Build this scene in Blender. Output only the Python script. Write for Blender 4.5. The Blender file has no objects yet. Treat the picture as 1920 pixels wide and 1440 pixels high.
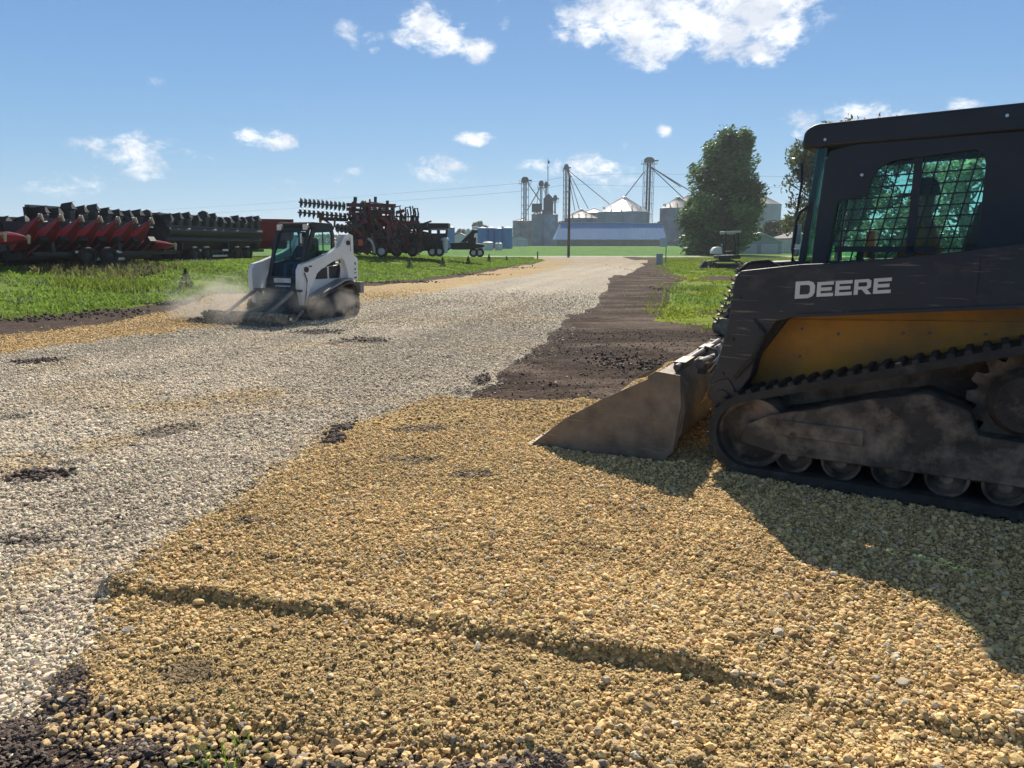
import bpy, bmesh, math, random
import numpy as np
from mathutils import Vector, Matrix, noise as mnoise
R = math.radians
rnd = random.Random(7)
rng = np.random.default_rng(11)
scene = bpy.context.scene
C = scene.collection

# ------------------------------------------------------------ camera
F_PX, CX, CY, HOR, CAM_H = 1400., 960., 720., 458., 1.5
PITCH = math.atan((CY - HOR) / F_PX)
cam = bpy.data.cameras.new('camera'); camo = bpy.data.objects.new('camera', cam); C.objects.link(camo)
cam.sensor_width = 36; cam.lens = 36 * F_PX / 1920
cam.clip_start = .05; cam.clip_end = 6000
camo.location = (0, 0, CAM_H); camo.rotation_euler = (R(90) - PITCH, 0, 0)
scene.camera = camo
scene.view_settings.view_transform = 'Standard'; scene.view_settings.look = 'None'
scene.view_settings.exposure = 0.47; scene.view_settings.gamma = 1
scene.render.resolution_x = 1024; scene.render.resolution_y = 768

def ray(px, py):
    u = (px - CX) / F_PX; v = (py - CY) / F_PX
    c, s = math.cos(PITCH), math.sin(PITCH)
    return Vector((u, c - v * s, -s - v * c))
def G(px, py, z=0):          # ground point seen at a pixel of the photograph
    r = ray(px, py); return r * ((z - CAM_H) / r.z) + Vector((0, 0, CAM_H))
def AT(px, py, Y):           # point at depth Y
    r = ray(px, py); return r * (Y / r.y) + Vector((0, 0, CAM_H))

# ------------------------------------------------------------ sun and sky
SUN = Vector((.092, 1.232, 1.0)).normalized()
sl = bpy.data.lights.new('sun', 'SUN'); so = bpy.data.objects.new('sun', sl); C.objects.link(so)
sl.energy = 5.0; sl.angle = R(.53); sl.color = (1, .915, .80)
so.rotation_euler = SUN.to_track_quat('Z', 'Y').to_euler()

w = bpy.data.worlds.new('World'); scene.world = w; w.use_nodes = True
nt = w.node_tree; nt.nodes.clear()
def mk(nt, t, **k):
    n = nt.nodes.new(t)
    for a, b in k.items(): setattr(n, a, b)
    return n
def mth(nt, op, a, b=None, c=None, clamp=False):
    n = nt.nodes.new('ShaderNodeMath'); n.operation = op; n.use_clamp = clamp
    for i, x in enumerate((a, b, c)):
        if x is None: continue
        if isinstance(x, (int, float)): n.inputs[i].default_value = x
        else: nt.links.new(x, n.inputs[i])
    return n.outputs[0]
sky = mk(nt, 'ShaderNodeTexSky', sky_type='NISHITA', sun_disc=False)
sky.sun_elevation = math.asin(SUN.z); sky.sun_rotation = math.atan2(SUN.x, SUN.y)
sky.air_density = 1.0; sky.dust_density = .6; sky.ozone_density = 3.0; sky.altitude = 200
tc = mk(nt, 'ShaderNodeTexCoord'); sx = mk(nt, 'ShaderNodeSeparateXYZ'); nt.links.new(tc.outputs['Generated'], sx.inputs[0])
az = mth(nt, 'ARCTAN2', sx.outputs[0], sx.outputs[1]); el = mth(nt, 'ARCSINE', sx.outputs[2])
def azel(px, py):
    r = ray(px, py).normalized(); return math.atan2(r.x, r.y), math.asin(r.z)
def cloud_noise(scale, off, rough=.62, det=8, stretch=1.6):
    cb = mk(nt, 'ShaderNodeCombineXYZ'); nt.links.new(az, cb.inputs[0])
    nt.links.new(mth(nt, 'MULTIPLY', el, stretch), cb.inputs[1]); cb.inputs[2].default_value = off
    n = mk(nt, 'ShaderNodeTexNoise'); n.inputs['Scale'].default_value = scale; n.inputs['Detail'].default_value = det
    n.inputs['Roughness'].default_value = rough; n.inputs['Distortion'].default_value = .25; nt.links.new(cb.outputs[0], n.inputs['Vector'])
    return n.outputs[0]
# (px, py, half width, half height, strength)
CL = [(1135, 45, 95, 38, 1.1), (1225, 70, 75, 48, 1.2), (1180, 10, 110, 42, 1.1), (1290, 20, 90, 40, 1.1), (1400, 35, 110, 60, 1.25), (1440, 75, 52, 35, 1.1), (1340, -10, 220, 40, 1.1), (1505, 30, 45, 26, .7),
      (795, 48, 42, 34, 1.1), (830, 78, 55, 22, 1.05), (892, 95, 36, 20, 1.1), (768, 68, 34, 18, .9), (655, 68, 26, 22, .85), (690, 72, 26, 13, .7), (866, 50, 12, 12, .6), (702, 92, 12, 9, .6), (942, 25, 14, 30, .45),
      (892, 261, 38, 13, 1.0), (520, 264, 40, 16, .95), (465, 256, 34, 15, .7), (250, 285, 80, 30, .85), (280, 315, 40, 22, .7), (205, 270, 60, 14, .65), (130, 345, 70, 18, .62), (285, 153, 18, 10, .4),
      (825, 318, 60, 26, .82), (1105, 312, 55, 24, .9), (1020, 313, 45, 16, .8), (1160, 335, 60, 22, .6), (1502, 233, 34, 24, .85), (1615, 220, 60, 26, .8), (1690, 222, 32, 14, .75), (1800, 205, 40, 20, .65),
      (1245, 244, 15, 14, .62), (1172, 274, 10, 10, .5), (665, 322, 18, 9, .6), (560, 360, 50, 20, .35), (620, 338, 45, 12, .4), (395, 290, 12, 8, .5), (1000, 350, 180, 22, .3)]
tot = None
for (px, py, hw, hh, st) in CL:
    a, e = azel(px, py); k = F_PX * 1.02
    wa, we = hw / k * 1.35, hh / k * 1.45
    dx = mth(nt, 'MULTIPLY', mth(nt, 'SUBTRACT', az, a), 1 / wa); dy = mth(nt, 'MULTIPLY', mth(nt, 'SUBTRACT', el, e), 1 / we)
    q = mth(nt, 'ADD', mth(nt, 'MULTIPLY', dx, dx), mth(nt, 'MULTIPLY', dy, dy))
    g = mth(nt, 'MULTIPLY', mth(nt, 'SUBTRACT', 1.0, q, clamp=True), st)
    tot = g if tot is None else mth(nt, 'MAXIMUM', tot, g)
n1 = cloud_noise(30, 3.1, .66, 10); n2 = cloud_noise(9, 8.0, .5, 3)
dens = mth(nt, 'ADD', mth(nt, 'MULTIPLY', tot, 1.0), mth(nt, 'MULTIPLY', mth(nt, 'SUBTRACT', n1, .5), 3.0))
mr = mk(nt, 'ShaderNodeMapRange', interpolation_type='SMOOTHSTEP'); nt.links.new(dens, mr.inputs[0])
mr.inputs[1].default_value = .30; mr.inputs[2].default_value = 1.25
mask = mth(nt, 'MULTIPLY', mr.outputs[0], mth(nt, 'MULTIPLY', tot, 1.7, clamp=True))
rp = mk(nt, 'ShaderNodeValToRGB'); nt.links.new(mth(nt, 'DIVIDE', el, math.pi / 2, clamp=True), rp.inputs[0]); cre = rp.color_ramp   # clear air: pale low down, deeper blue overhead
for i, (p_, c_) in enumerate(((0, (3.3, 4.8, 5.8)), (.03, (2.5, 4.2, 5.7)), (.075, (1.75, 3.45, 5.5)), (.13, (1.25, 2.8, 5.2)), (.20, (.92, 2.2, 4.5)), (.36, (.60, .88, 1.28)))):
    e_ = cre.elements[i] if i < 2 else cre.elements.new(p_)
    e_.position = p_; e_.color = (*[q / 8 for q in c_], 1)
rs_ = mk(nt, 'ShaderNodeVectorMath', operation='SCALE'); rs_.inputs['Scale'].default_value = 8; nt.links.new(rp.outputs[0], rs_.inputs[0])
hue = mk(nt, 'ShaderNodeMixRGB'); hue.inputs[0].default_value = .93; nt.links.new(sky.outputs[0], hue.inputs[1]); nt.links.new(rs_.outputs[0], hue.inputs[2])
cr = mk(nt, 'ShaderNodeMixRGB'); n3 = cloud_noise(16, 5.5, .6, 6)
m3 = mk(nt, 'ShaderNodeMapRange'); nt.links.new(n3, m3.inputs[0]); m3.inputs[1].default_value = .42; m3.inputs[2].default_value = .62
nt.links.new(m3.outputs[0], cr.inputs[0]); cr.inputs[1].default_value = (5.6, 6.0, 6.7, 1); cr.inputs[2].default_value = (8.6, 8.7, 8.8, 1)
mx = mk(nt, 'ShaderNodeMixRGB'); nt.links.new(mask, mx.inputs[0]); nt.links.new(hue.outputs[0], mx.inputs[1]); nt.links.new(cr.outputs[0], mx.inputs[2])
bg = mk(nt, 'ShaderNodeBackground'); bg.inputs[1].default_value = .1; nt.links.new(mx.outputs[0], bg.inputs[0])
ow = mk(nt, 'ShaderNodeOutputWorld'); nt.links.new(bg.outputs[0], ow.inputs[0])

# ------------------------------------------------------------ helpers
def tag(o, label=None, cat=None, group=None, kind=None):
    if label: o['label'] = label
    if cat: o['category'] = cat
    if group: o['group'] = group
    if kind: o['kind'] = kind
    return o
def empty(name, loc=(0, 0, 0), rz=0, label=None, cat=None, group=None):
    o = bpy.data.objects.new(name, None); C.objects.link(o); o.location = loc; o.rotation_euler = (0, 0, rz)
    o.empty_display_size = .2
    return tag(o, label, cat, group)
def copy_tree(o, parent=None):
    c = o.copy(); C.objects.link(c); c.parent = parent
    for ch in list(o.children): copy_tree(ch, c)
    return c

def M(name, col, rough=.6, metal=0., var=.15, vs=6., bump=0., bs=40., dust=None, coat=0., spec=.5, streak=None, scratch=False):
    """procedural material; dust=(color, amount, scale)"""
    m = bpy.data.materials.new(name); m.use_nodes = True; t = m.node_tree
    b = t.nodes['Principled BSDF']; b.inputs['Roughness'].default_value = rough; b.inputs['Metallic'].default_value = metal
    b.inputs['Specular IOR Level'].default_value = spec; b.inputs['Coat Weight'].default_value = coat
    tcn = mk(t, 'ShaderNodeTexCoord')
    n = mk(t, 'ShaderNodeTexNoise'); n.inputs['Scale'].default_value = vs; n.inputs['Detail'].default_value = 6
    t.links.new(tcn.outputs['Object'], n.inputs['Vector'])
    mr = mk(t, 'ShaderNodeMapRange'); t.links.new(n.outputs[0], mr.inputs[0])
    mr.inputs[1].default_value = .3; mr.inputs[2].default_value = .7; mr.inputs[3].default_value = 1 - var; mr.inputs[4].default_value = 1 + var
    vm = mk(t, 'ShaderNodeVectorMath', operation='SCALE'); vm.inputs[0].default_value = col[:3]; t.links.new(mr.outputs[0], vm.inputs['Scale'])
    out = vm.outputs[0]
    if dust:
        dn = mk(t, 'ShaderNodeTexNoise'); dn.inputs['Scale'].default_value = dust[2]; dn.inputs['Detail'].default_value = 9; dn.inputs['Roughness'].default_value = .65
        mp = mk(t, 'ShaderNodeMapping'); mp.inputs['Location'].default_value = (3, 7, 1)
        if streak: mp.inputs['Scale'].default_value = streak
        t.links.new(tcn.outputs['Object'], mp.inputs[0]); t.links.new(mp.outputs[0], dn.inputs['Vector'])
        dr = mk(t, 'ShaderNodeMapRange'); t.links.new(dn.outputs[0], dr.inputs[0])
        lo = .72 - dust[1] * .5
        dr.inputs[1].default_value = lo; dr.inputs[2].default_value = lo + .2; dr.inputs[4].default_value = min(1, dust[1] * 1.3)
        mix = mk(t, 'ShaderNodeMixRGB'); t.links.new(dr.outputs[0], mix.inputs[0]); t.links.new(out, mix.inputs[1]); mix.inputs[2].default_value = (*dust[0], 1)
        out = mix.outputs[0]
        rr = mk(t, 'ShaderNodeMapRange'); t.links.new(dr.outputs[0], rr.inputs[0]); rr.inputs[3].default_value = rough; rr.inputs[4].default_value = .9
        t.links.new(rr.outputs[0], b.inputs['Roughness'])
    if scratch:
        mp2 = mk(t, 'ShaderNodeMapping'); mp2.inputs['Rotation'].default_value = (0, .35, 0); mp2.inputs['Scale'].default_value = (2, 6, 34); t.links.new(tcn.outputs['Object'], mp2.inputs[0])
        sn = mk(t, 'ShaderNodeTexNoise'); sn.inputs['Scale'].default_value = 2.2; sn.inputs['Detail'].default_value = 5; sn.inputs['Distortion'].default_value = .5; t.links.new(mp2.outputs[0], sn.inputs['Vector'])
        sr = mk(t, 'ShaderNodeMapRange'); t.links.new(sn.outputs[0], sr.inputs[0]); sr.inputs[1].default_value = .63; sr.inputs[2].default_value = .70; sr.inputs[4].default_value = .55
        mx2 = mk(t, 'ShaderNodeMixRGB'); t.links.new(sr.outputs[0], mx2.inputs[0]); t.links.new(out, mx2.inputs[1]); mx2.inputs[2].default_value = (.30, .25, .20, 1); out = mx2.outputs[0]
    t.links.new(out, b.inputs['Base Color'])
    if bump:
        bn = mk(t, 'ShaderNodeTexNoise'); bn.inputs['Scale'].default_value = bs; bn.inputs['Detail'].default_value = 5
        t.links.new(tcn.outputs['Object'], bn.inputs['Vector'])
        bp = mk(t, 'ShaderNodeBump'); bp.inputs['Strength'].default_value = bump; bp.inputs['Distance'].default_value = .01
        t.links.new(bn.outputs[0], bp.inputs['Height']); t.links.new(bp.outputs[0], b.inputs['Normal'])
    return m
def glass_mat(name, tint, gloss=.12, rough=.03):
    m = bpy.data.materials.new(name); m.use_nodes = True; t = m.node_tree; t.nodes.clear()
    tr = mk(t, 'ShaderNodeBsdfTransparent'); tr.inputs[0].default_value = (*tint, 1)
    gl = mk(t, 'ShaderNodeBsdfGlossy'); gl.inputs['Roughness'].default_value = rough; gl.inputs[0].default_value = (.35, .37, .38, 1)
    fr = mk(t, 'ShaderNodeLayerWeight'); fr.inputs[0].default_value = .5
    mxx = mk(t, 'ShaderNodeMixShader'); f = mth(t, 'ADD', mth(t, 'MULTIPLY', mth(t, 'POWER', fr.outputs['Facing'], 4.0), .5), .03 + gloss * .2)
    t.links.new(f, mxx.inputs[0]); t.links.new(tr.outputs[0], mxx.inputs[1]); t.links.new(gl.outputs[0], mxx.inputs[2])
    o = mk(t, 'ShaderNodeOutputMaterial'); t.links.new(mxx.outputs[0], o.inputs[0]); return m
def attr_mat(name, rough=.85, bump=0., bs=60, transl=0., spec=.3):
    """colour from the mesh's own attribute 'col'"""
    m = bpy.data.materials.new(name); m.use_nodes = True; t = m.node_tree; b = t.nodes['Principled BSDF']
    a = mk(t, 'ShaderNodeAttribute', attribute_name='col'); b.inputs['Roughness'].default_value = rough
    b.inputs['Specular IOR Level'].default_value = spec
    n = mk(t, 'ShaderNodeTexNoise'); n.inputs['Scale'].default_value = bs; n.inputs['Detail'].default_value = 5
    tcn = mk(t, 'ShaderNodeTexCoord'); t.links.new(tcn.outputs['Object'], n.inputs['Vector'])
    mr = mk(t, 'ShaderNodeMapRange'); t.links.new(n.outputs[0], mr.inputs[0]); mr.inputs[1].default_value = .3; mr.inputs[2].default_value = .7
    mr.inputs[3].default_value = .8; mr.inputs[4].default_value = 1.2
    vm = mk(t, 'ShaderNodeVectorMath', operation='SCALE'); t.links.new(a.outputs['Color'], vm.inputs[0]); t.links.new(mr.outputs[0], vm.inputs['Scale'])
    t.links.new(vm.outputs[0], b.inputs['Base Color'])
    if bump:
        bp = mk(t, 'ShaderNodeBump'); bp.inputs['Strength'].default_value = bump; bp.inputs['Distance'].default_value = .004
        t.links.new(n.outputs[0], bp.inputs['Height']); t.links.new(bp.outputs[0], b.inputs['Normal'])
    if transl:
        tl = mk(t, 'ShaderNodeBsdfTranslucent'); t.links.new(vm.outputs[0], tl.inputs[0])
        ms = mk(t, 'ShaderNodeMixShader'); ms.inputs[0].default_value = transl
        t.links.new(b.outputs[0], ms.inputs[1]); t.links.new(tl.outputs[0], ms.inputs[2])
        t.links.new(ms.outputs[0], t.nodes['Material Output'].inputs[0])
    return m

class MB:
    def __init__(s): s.v = []; s.f = []
    def add(s, vs, fs):
        n = len(s.v); s.v += [tuple(v) for v in vs]; s.f += [tuple(i + n for i in f) for f in fs]; return s
    def box(s, c, d, rot=None):
        x, y, z = d[0] / 2, d[1] / 2, d[2] / 2
        vs = [Vector(p) for p in ((-x, -y, -z), (x, -y, -z), (x, y, -z), (-x, y, -z), (-x, -y, z), (x, -y, z), (x, y, z), (-x, y, z))]
        if rot is not None: vs = [rot @ v for v in vs]
        return s.add([v + Vector(c) for v in vs], [(0, 3, 2, 1), (4, 5, 6, 7), (0, 1, 5, 4), (1, 2, 6, 5), (2, 3, 7, 6), (3, 0, 4, 7)])
    def beam(s, a, b, wd, ht=None):
        a, b = Vector(a), Vector(b); ht = ht or wd; d = b - a; L = d.length
        if L < 1e-6: return s
        return s.box((a + b) / 2, (L, wd, ht), d.to_track_quat('X', 'Z').to_matrix())
    def prism(s, poly, a, b, ax='y'):
        def P(p, t): return (p[0], t, p[1]) if ax == 'y' else ((t, p[0], p[1]) if ax == 'x' else (p[0], p[1], t))
        n = len(poly); vs = [P(p, a) for p in poly] + [P(p, b) for p in poly]
        return s.add(vs, [tuple(range(n)), tuple(range(2 * n - 1, n - 1, -1))] + [(i, i + n, (i + 1) % n + n, (i + 1) % n) for i in range(n)])
    def ring(s, out, inn, a, b, ax='y'):
        def P(p, t): return (p[0], t, p[1]) if ax == 'y' else ((t, p[0], p[1]) if ax == 'x' else (p[0], p[1], t))
        n = len(out); vs = [P(p, a) for p in out] + [P(p, b) for p in out] + [P(p, a) for p in inn] + [P(p, b) for p in inn]
        fs = []
        for i in range(n):
            j = (i + 1) % n
            fs += [(i, j, 2 * n + j, 2 * n + i), (n + j, n + i, 3 * n + i, 3 * n + j), (i, n + i, n + j, j), (2 * n + i, 2 * n + j, 3 * n + j, 3 * n + i)]
        return s.add(vs, fs)
    def cyl(s, a, b, r0, r1=None, n=20):
        a, b = Vector(a), Vector(b); r1 = r0 if r1 is None else r1
        q = (b - a).to_track_quat('Z', 'Y').to_matrix()
        vs = [];
        for (c, r) in ((a, r0), (b, r1)):
            for i in range(n):
                t = 2 * math.pi * i / n; vs.append(c + q @ Vector((r * math.cos(t), r * math.sin(t), 0)))
        return s.add(vs, [tuple(range(n - 1, -1, -1)), tuple(range(n, 2 * n))] + [(i, (i + 1) % n, (i + 1) % n + n, i + n) for i in range(n)])
    def tube(s, pts, r, n=8):
        pts = [Vector(p) for p in pts]; vs = []; m = len(pts)
        for k, p in enumerate(pts):
            d = (pts[min(k + 1, m - 1)] - pts[max(k - 1, 0)]).normalized(); q = d.to_track_quat('Z', 'Y').to_matrix()
            rr = r[k] if isinstance(r, (list, tuple)) else r
            for i in range(n):
                t = 2 * math.pi * i / n; vs.append(p + q @ Vector((rr * math.cos(t), rr * math.sin(t), 0)))
        fs = [tuple(range(n - 1, -1, -1)), tuple(range((m - 1) * n, m * n))]
        for k in range(m - 1):
            for i in range(n): fs.append((k * n + i, k * n + (i + 1) % n, (k + 1) * n + (i + 1) % n, (k + 1) * n + i))
        return s.add(vs, fs)
    def lathe(s, prof, c=(0, 0, 0), n=32, ax='z'):
        vs = []; m = len(prof)
        for (r, z) in prof:
            for i in range(n):
                t = 2 * math.pi * i / n; x, y = r * math.cos(t), r * math.sin(t)
                p = (x, y, z) if ax == 'z' else (x, z, y)
                vs.append((p[0] + c[0], p[1] + c[1], p[2] + c[2]))
        fs = []
        for k in range(m - 1):
            for i in range(n):
                q = (k * n + i, k * n + (i + 1) % n, (k + 1) * n + (i + 1) % n, (k + 1) * n + i)
                fs.append(q if ax == 'z' else q[::-1])
        return s.add(vs, fs)
    def build(s, name, mat, parent=None, bevel=0, smooth=30, loc=None):
        me = bpy.data.meshes.new(name); me.from_pydata(s.v, [], s.f); me.update()
        bm = bmesh.new(); bm.from_mesh(me); bmesh.ops.recalc_face_normals(bm, faces=bm.faces); bm.to_mesh(me); bm.free()
        if smooth:
            me.shade_smooth()
            me.set_sharp_from_angle(angle=R(smooth))
        me.materials.append(mat)
        o = bpy.data.objects.new(name, me); C.objects.link(o)
        if parent: o.parent = parent
        if loc: o.location = loc
        if bevel:
            bv = o.modifiers.new('bevel', 'BEVEL'); bv.width = bevel; bv.segments = 2; bv.limit_method = 'ANGLE'; bv.angle_limit = R(40)
        return o
def chamfer(pts, r, n=3):
    """round the corners of a 2-D polygon"""
    out = []; m = len(pts)
    for i in range(m):
        p0, p, p1 = Vector(pts[i - 1]), Vector(pts[i]), Vector(pts[(i + 1) % m])
        a = p + (p0 - p).normalized() * min(r, (p0 - p).length * .45); b = p + (p1 - p).normalized() * min(r, (p1 - p).length * .45)
        for k in range(n + 1):
            t = k / n; out.append(tuple((a * (1 - t) + p * t) * (1 - t) + (p * (1 - t) + b * t) * t))
    return out
def offset_poly(pts, d):
    out = []; m = len(pts)
    area = sum(pts[i][0] * pts[(i + 1) % m][1] - pts[(i + 1) % m][0] * pts[i][1] for i in range(m))
    sg = 1 if area > 0 else -1
    for i in range(m):
        p0, p, p1 = Vector(pts[i - 1]), Vector(pts[i]), Vector(pts[(i + 1) % m])
        e0 = (p - p0).normalized(); e1 = (p1 - p).normalized()
        n0 = Vector((e0.y, -e0.x)) * sg; n1 = Vector((e1.y, -e1.x)) * sg
        nn = (n0 + n1); nn = nn.normalized() if nn.length > 1e-6 else n0
        out.append(tuple(p + nn * d / max(.5, nn.dot(n0))))
    return out
def np_mesh(name, V, Fq, mat, col=None, smooth=False, parent=None):
    me = bpy.data.meshes.new(name); nv, (nf, k) = len(V), Fq.shape
    me.vertices.add(nv); me.vertices.foreach_set('co', np.ascontiguousarray(V, np.float32).ravel())
    me.loops.add(nf * k); me.polygons.add(nf)
    me.loops.foreach_set('vertex_index', np.ascontiguousarray(Fq, np.int32).ravel())
    me.polygons.foreach_set('loop_start', np.arange(0, nf * k, k, dtype=np.int32))
    me.polygons.foreach_set('use_smooth', np.full(nf, smooth))
    if col is not None:
        a = me.attributes.new('col', 'FLOAT_COLOR', 'POINT')
        c4 = np.ones((nv, 4), np.float32); c4[:, :3] = col; a.data.foreach_set('color', c4.ravel())
    me.update(calc_edges=True); me.materials.append(mat)
    o = bpy.data.objects.new(name, me); C.objects.link(o)
    if parent: o.parent = parent
    return o

# numpy value noise
_P = rng.random(65536)
def vnoise(x, y, seed=0):
    xi = np.floor(x).astype(np.int64); yi = np.floor(y).astype(np.int64); fx = x - xi; fy = y - yi
    fx = fx * fx * (3 - 2 * fx); fy = fy * fy * (3 - 2 * fy)
    def h(a, b): return _P[((a * 73856093) ^ (b * 19349663) ^ (seed * 83492791)) & 65535]
    return (h(xi, yi) * (1 - fx) + h(xi + 1, yi) * fx) * (1 - fy) + (h(xi, yi + 1) * (1 - fx) + h(xi + 1, yi + 1) * fx) * fy
def fbm(x, y, oct=4, seed=0):
    s = 0; a = .5; t = 0
    for i in range(oct): s = s + a * vnoise(x * 2 ** i, y * 2 ** i, seed + i); t += a; a *= .5
    return s / t
def sstep(a, b, x): t = np.clip((x - a) / (b - a), 0, 1); return t * t * (3 - 2 * t)
def inpoly(x, y, poly):
    r = np.zeros(x.shape, bool); n = len(poly)
    for i in range(n):
        x0, y0 = poly[i][:2]; x1, y1 = poly[(i + 1) % n][:2]
        if y0 == y1: continue
        c = ((y0 > y) != (y1 > y)) & (x < (x1 - x0) * (y - y0) / (y1 - y0) + x0)
        r ^= c
    return r
def dpoly(x, y, line, closed=False):
    d = np.full(x.shape, 1e9); n = len(line)
    for i in range(n if closed else n - 1):
        ax, ay = line[i][:2]; bx, by = line[(i + 1) % n][:2]; vx, vy = bx - ax, by - ay; L = vx * vx + vy * vy + 1e-12
        t = np.clip(((x - ax) * vx + (y - ay) * vy) / L, 0, 1)
        d = np.minimum(d, np.hypot(x - ax - t * vx, y - ay - t * vy))
    return d
def GP(*pts): return [(G(a, b).x, G(a, b).y) for a, b in pts]

# ------------------------------------------------------------ ground plan (metres, laid out from the photograph)
lawnL = GP((0, 599), (80, 590), (150, 583), (230, 577), (300, 570), (345, 558), (380, 549), (480, 545), (680, 531), (800, 520), (900, 508), (960, 499), (1003, 491), (1000, 486))
LAWN_L = [(-60, 8), (-14, 12.5)] + lawnL + [(-30, 84), (-90, 84), (-90, 8)]
dirtL = GP((0, 627), (100, 616), (200, 603), (300, 585), (350, 568), (385, 553), (480, 549), (680, 538), (800, 527), (900, 514), (1000, 496), (1014, 487))
DIRT_L = [(-60, 5), (-14, 10.5)] + dirtL + [(-10, 88), (-90, 88), (-90, 5)]
ROAD = [(-60, -2), (-4, .8)] + GP((-80, 1420), (40, 1345), (100, 1310), (130, 1260), (200, 1090), (300, 1020), (450, 930), (600, 832), (640, 800), (720, 775), (880, 750), (940, 702), (1000, 660), (1080, 592), (1140, 540), (1180, 505), (1205, 488)) + [(14, 92), (-10, 92), (-90, 92), (-90, 5)]
PAD = GP((60, 1345), (100, 1290), (135, 1185), (200, 1095), (300, 1025), (450, 935), (600, 835), (640, 803), (720, 777), (820, 742), (885, 752), (1000, 757), (1120, 752), (1200, 735), (1400, 738), (1700, 735)) + [(14, 7.4), (14, 1.0), (2.2, 1.25)] + GP((1500, 1500), (1250, 1462), (1000, 1436), (800, 1418), (600, 1392), (380, 1372), (250, 1365), (130, 1352))
LAWN_R = [(G(1288, 487).x, 84), (11.2, 55), (9.6, 46)] + GP((1262, 520), (1262, 545), (1245, 575), (1240, 600), (1300, 606)) + [(4.2, 13.6), (9, 12.6), (60, 12.5), (60, 86)]
LEDGE = GP((172, 1112), (230, 1122), (330, 1135), (420, 1144), (480, 1151), (560, 1158), (640, 1164), (760, 1182), (880, 1205), (960, 1212), (1080, 1235), (1200, 1252), (1300, 1275), (1400, 1302), (1560, 1345), (1700, 1375), (1800, 1400)) + [(2.2, 1.9), (4, 1.5)]
LEDGE_LOW = LEDGE + [(4, .5), (-2.2, .5), (-1.75, 2.4)]
def terrain(x, y):
    x = np.asarray(x, float); y = np.asarray(y, float)
    dL = dpoly(x, y, lawnL[:-1]) * np.where(inpoly(x, y, LAWN_L), 1, -1)
    z = .72 * sstep(0, 9.5, dL) * (1 - sstep(52, 84, y) * .9)
    z = z + 1.0 * sstep(106, 215, y)
    z = z + .04 * (fbm(x * .35, y * .35, 3, 5) - .5) * sstep(3, 10, y)
    return z
def relief(x, y):
    near = 1 - sstep(9, 16, np.hypot(x, y))
    pad = inpoly(x, y, PAD); dpad = dpoly(x, y, PAD, True) * np.where(pad, 1, -1)
    z = .034 * sstep(-.03, .09, dpad)
    low = inpoly(x, y, LEDGE_LOW); wob = .022 * (fbm(x * 7, y * 7, 3, 21) - .5)
    dl = dpoly(x, y, LEDGE) * np.where(low, 1, -1) + wob
    hb = .55 + .9 * fbm(x * 1.3, y * 1.3, 2, 41)
    step = sstep(-.028, .014, -dl) * .030 * hb * (.35 + 1.1 * sstep(.35, .6, fbm(x * 2.2, y * 2.2, 2, 44))) * np.exp(-np.clip(-dl, 0, 9) / .9) + .012 * np.exp(-((dl + .05) / .05) ** 2)
    z = z + step * pad
    # secondary ridges left by the tracks, parallel to the ledge
    for off, am in ((.42, .011), (.95, .012), (1.55, .010)):
        t = -dl - off
        z = z + am * sstep(-.02, .02, t) * np.exp(-np.clip(t, 0, 9) / .22) * pad * sstep(.42, .62, fbm(x * .9 + off * 5, y * .9, 2, 51))
    z = z + near * (.018 * (fbm(x * 4, y * 4, 4, 31) - .5) + .05 * (fbm(x * .8, y * .8, 2, 33) - .5))
    lugs = np.sin((-.83 * x + .55 * y) * 62) * sstep(.5, .62, fbm(x * 1.1, y * 1.1, 2, 57)) * .004
    z = z + lugs * pad * near
    z = z + pad * near * .03 * np.clip(.42 - fbm(x * 2.2 + y * .8, y * 3.6, 3, 58), 0, 1)*-1.5
    cu, cv = -.83 * x + .55 * y, .55 * x + .83 * y
    cm_ = (np.hypot((x + .75) / .62, (y - 2.38) / .24) < 1) | (np.hypot((x + .1) / .5, (y - 2.2) / .16) < 1)
    z = z - pad * cm_ * .011 * np.clip(np.sin(cu * 95) * np.sin(cv * 80) + .1, 0, 1)
    # windrows on the grey gravel
    road = inpoly(x, y, ROAD) & ~pad
    u = -.25 * x + y
    z = z + road * near * .022 * (fbm((x - .22 * y) * 1.6, y * .07, 3, 171) - .5)
    z = z + road * near * .035 * np.clip(fbm(x * .9, u * 3.2, 3, 61) - .52, 0, 1) * 2
    soil = ~(pad | inpoly(x, y, ROAD))
    rut = (x > -1) & (y > 6.5) & (y < 60)
    z = z + soil * rut * .040 * (.4 + fbm(x * 1.1, y * 1.3, 3, 79)) * (vnoise(x * .6 + 3, (y - .18 * x) * 5.5, 77) - .5) * (1 - sstep(30, 50, y))
    z = z + soil * near * (.05 * np.clip(fbm(x * 9, y * 9, 4, 71) - .45, 0, 1))
    return z
def height(x, y): return terrain(x, y) + relief(x, y)
def H1(x, y): return float(height(np.array([x]), np.array([y]))[0])

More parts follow.
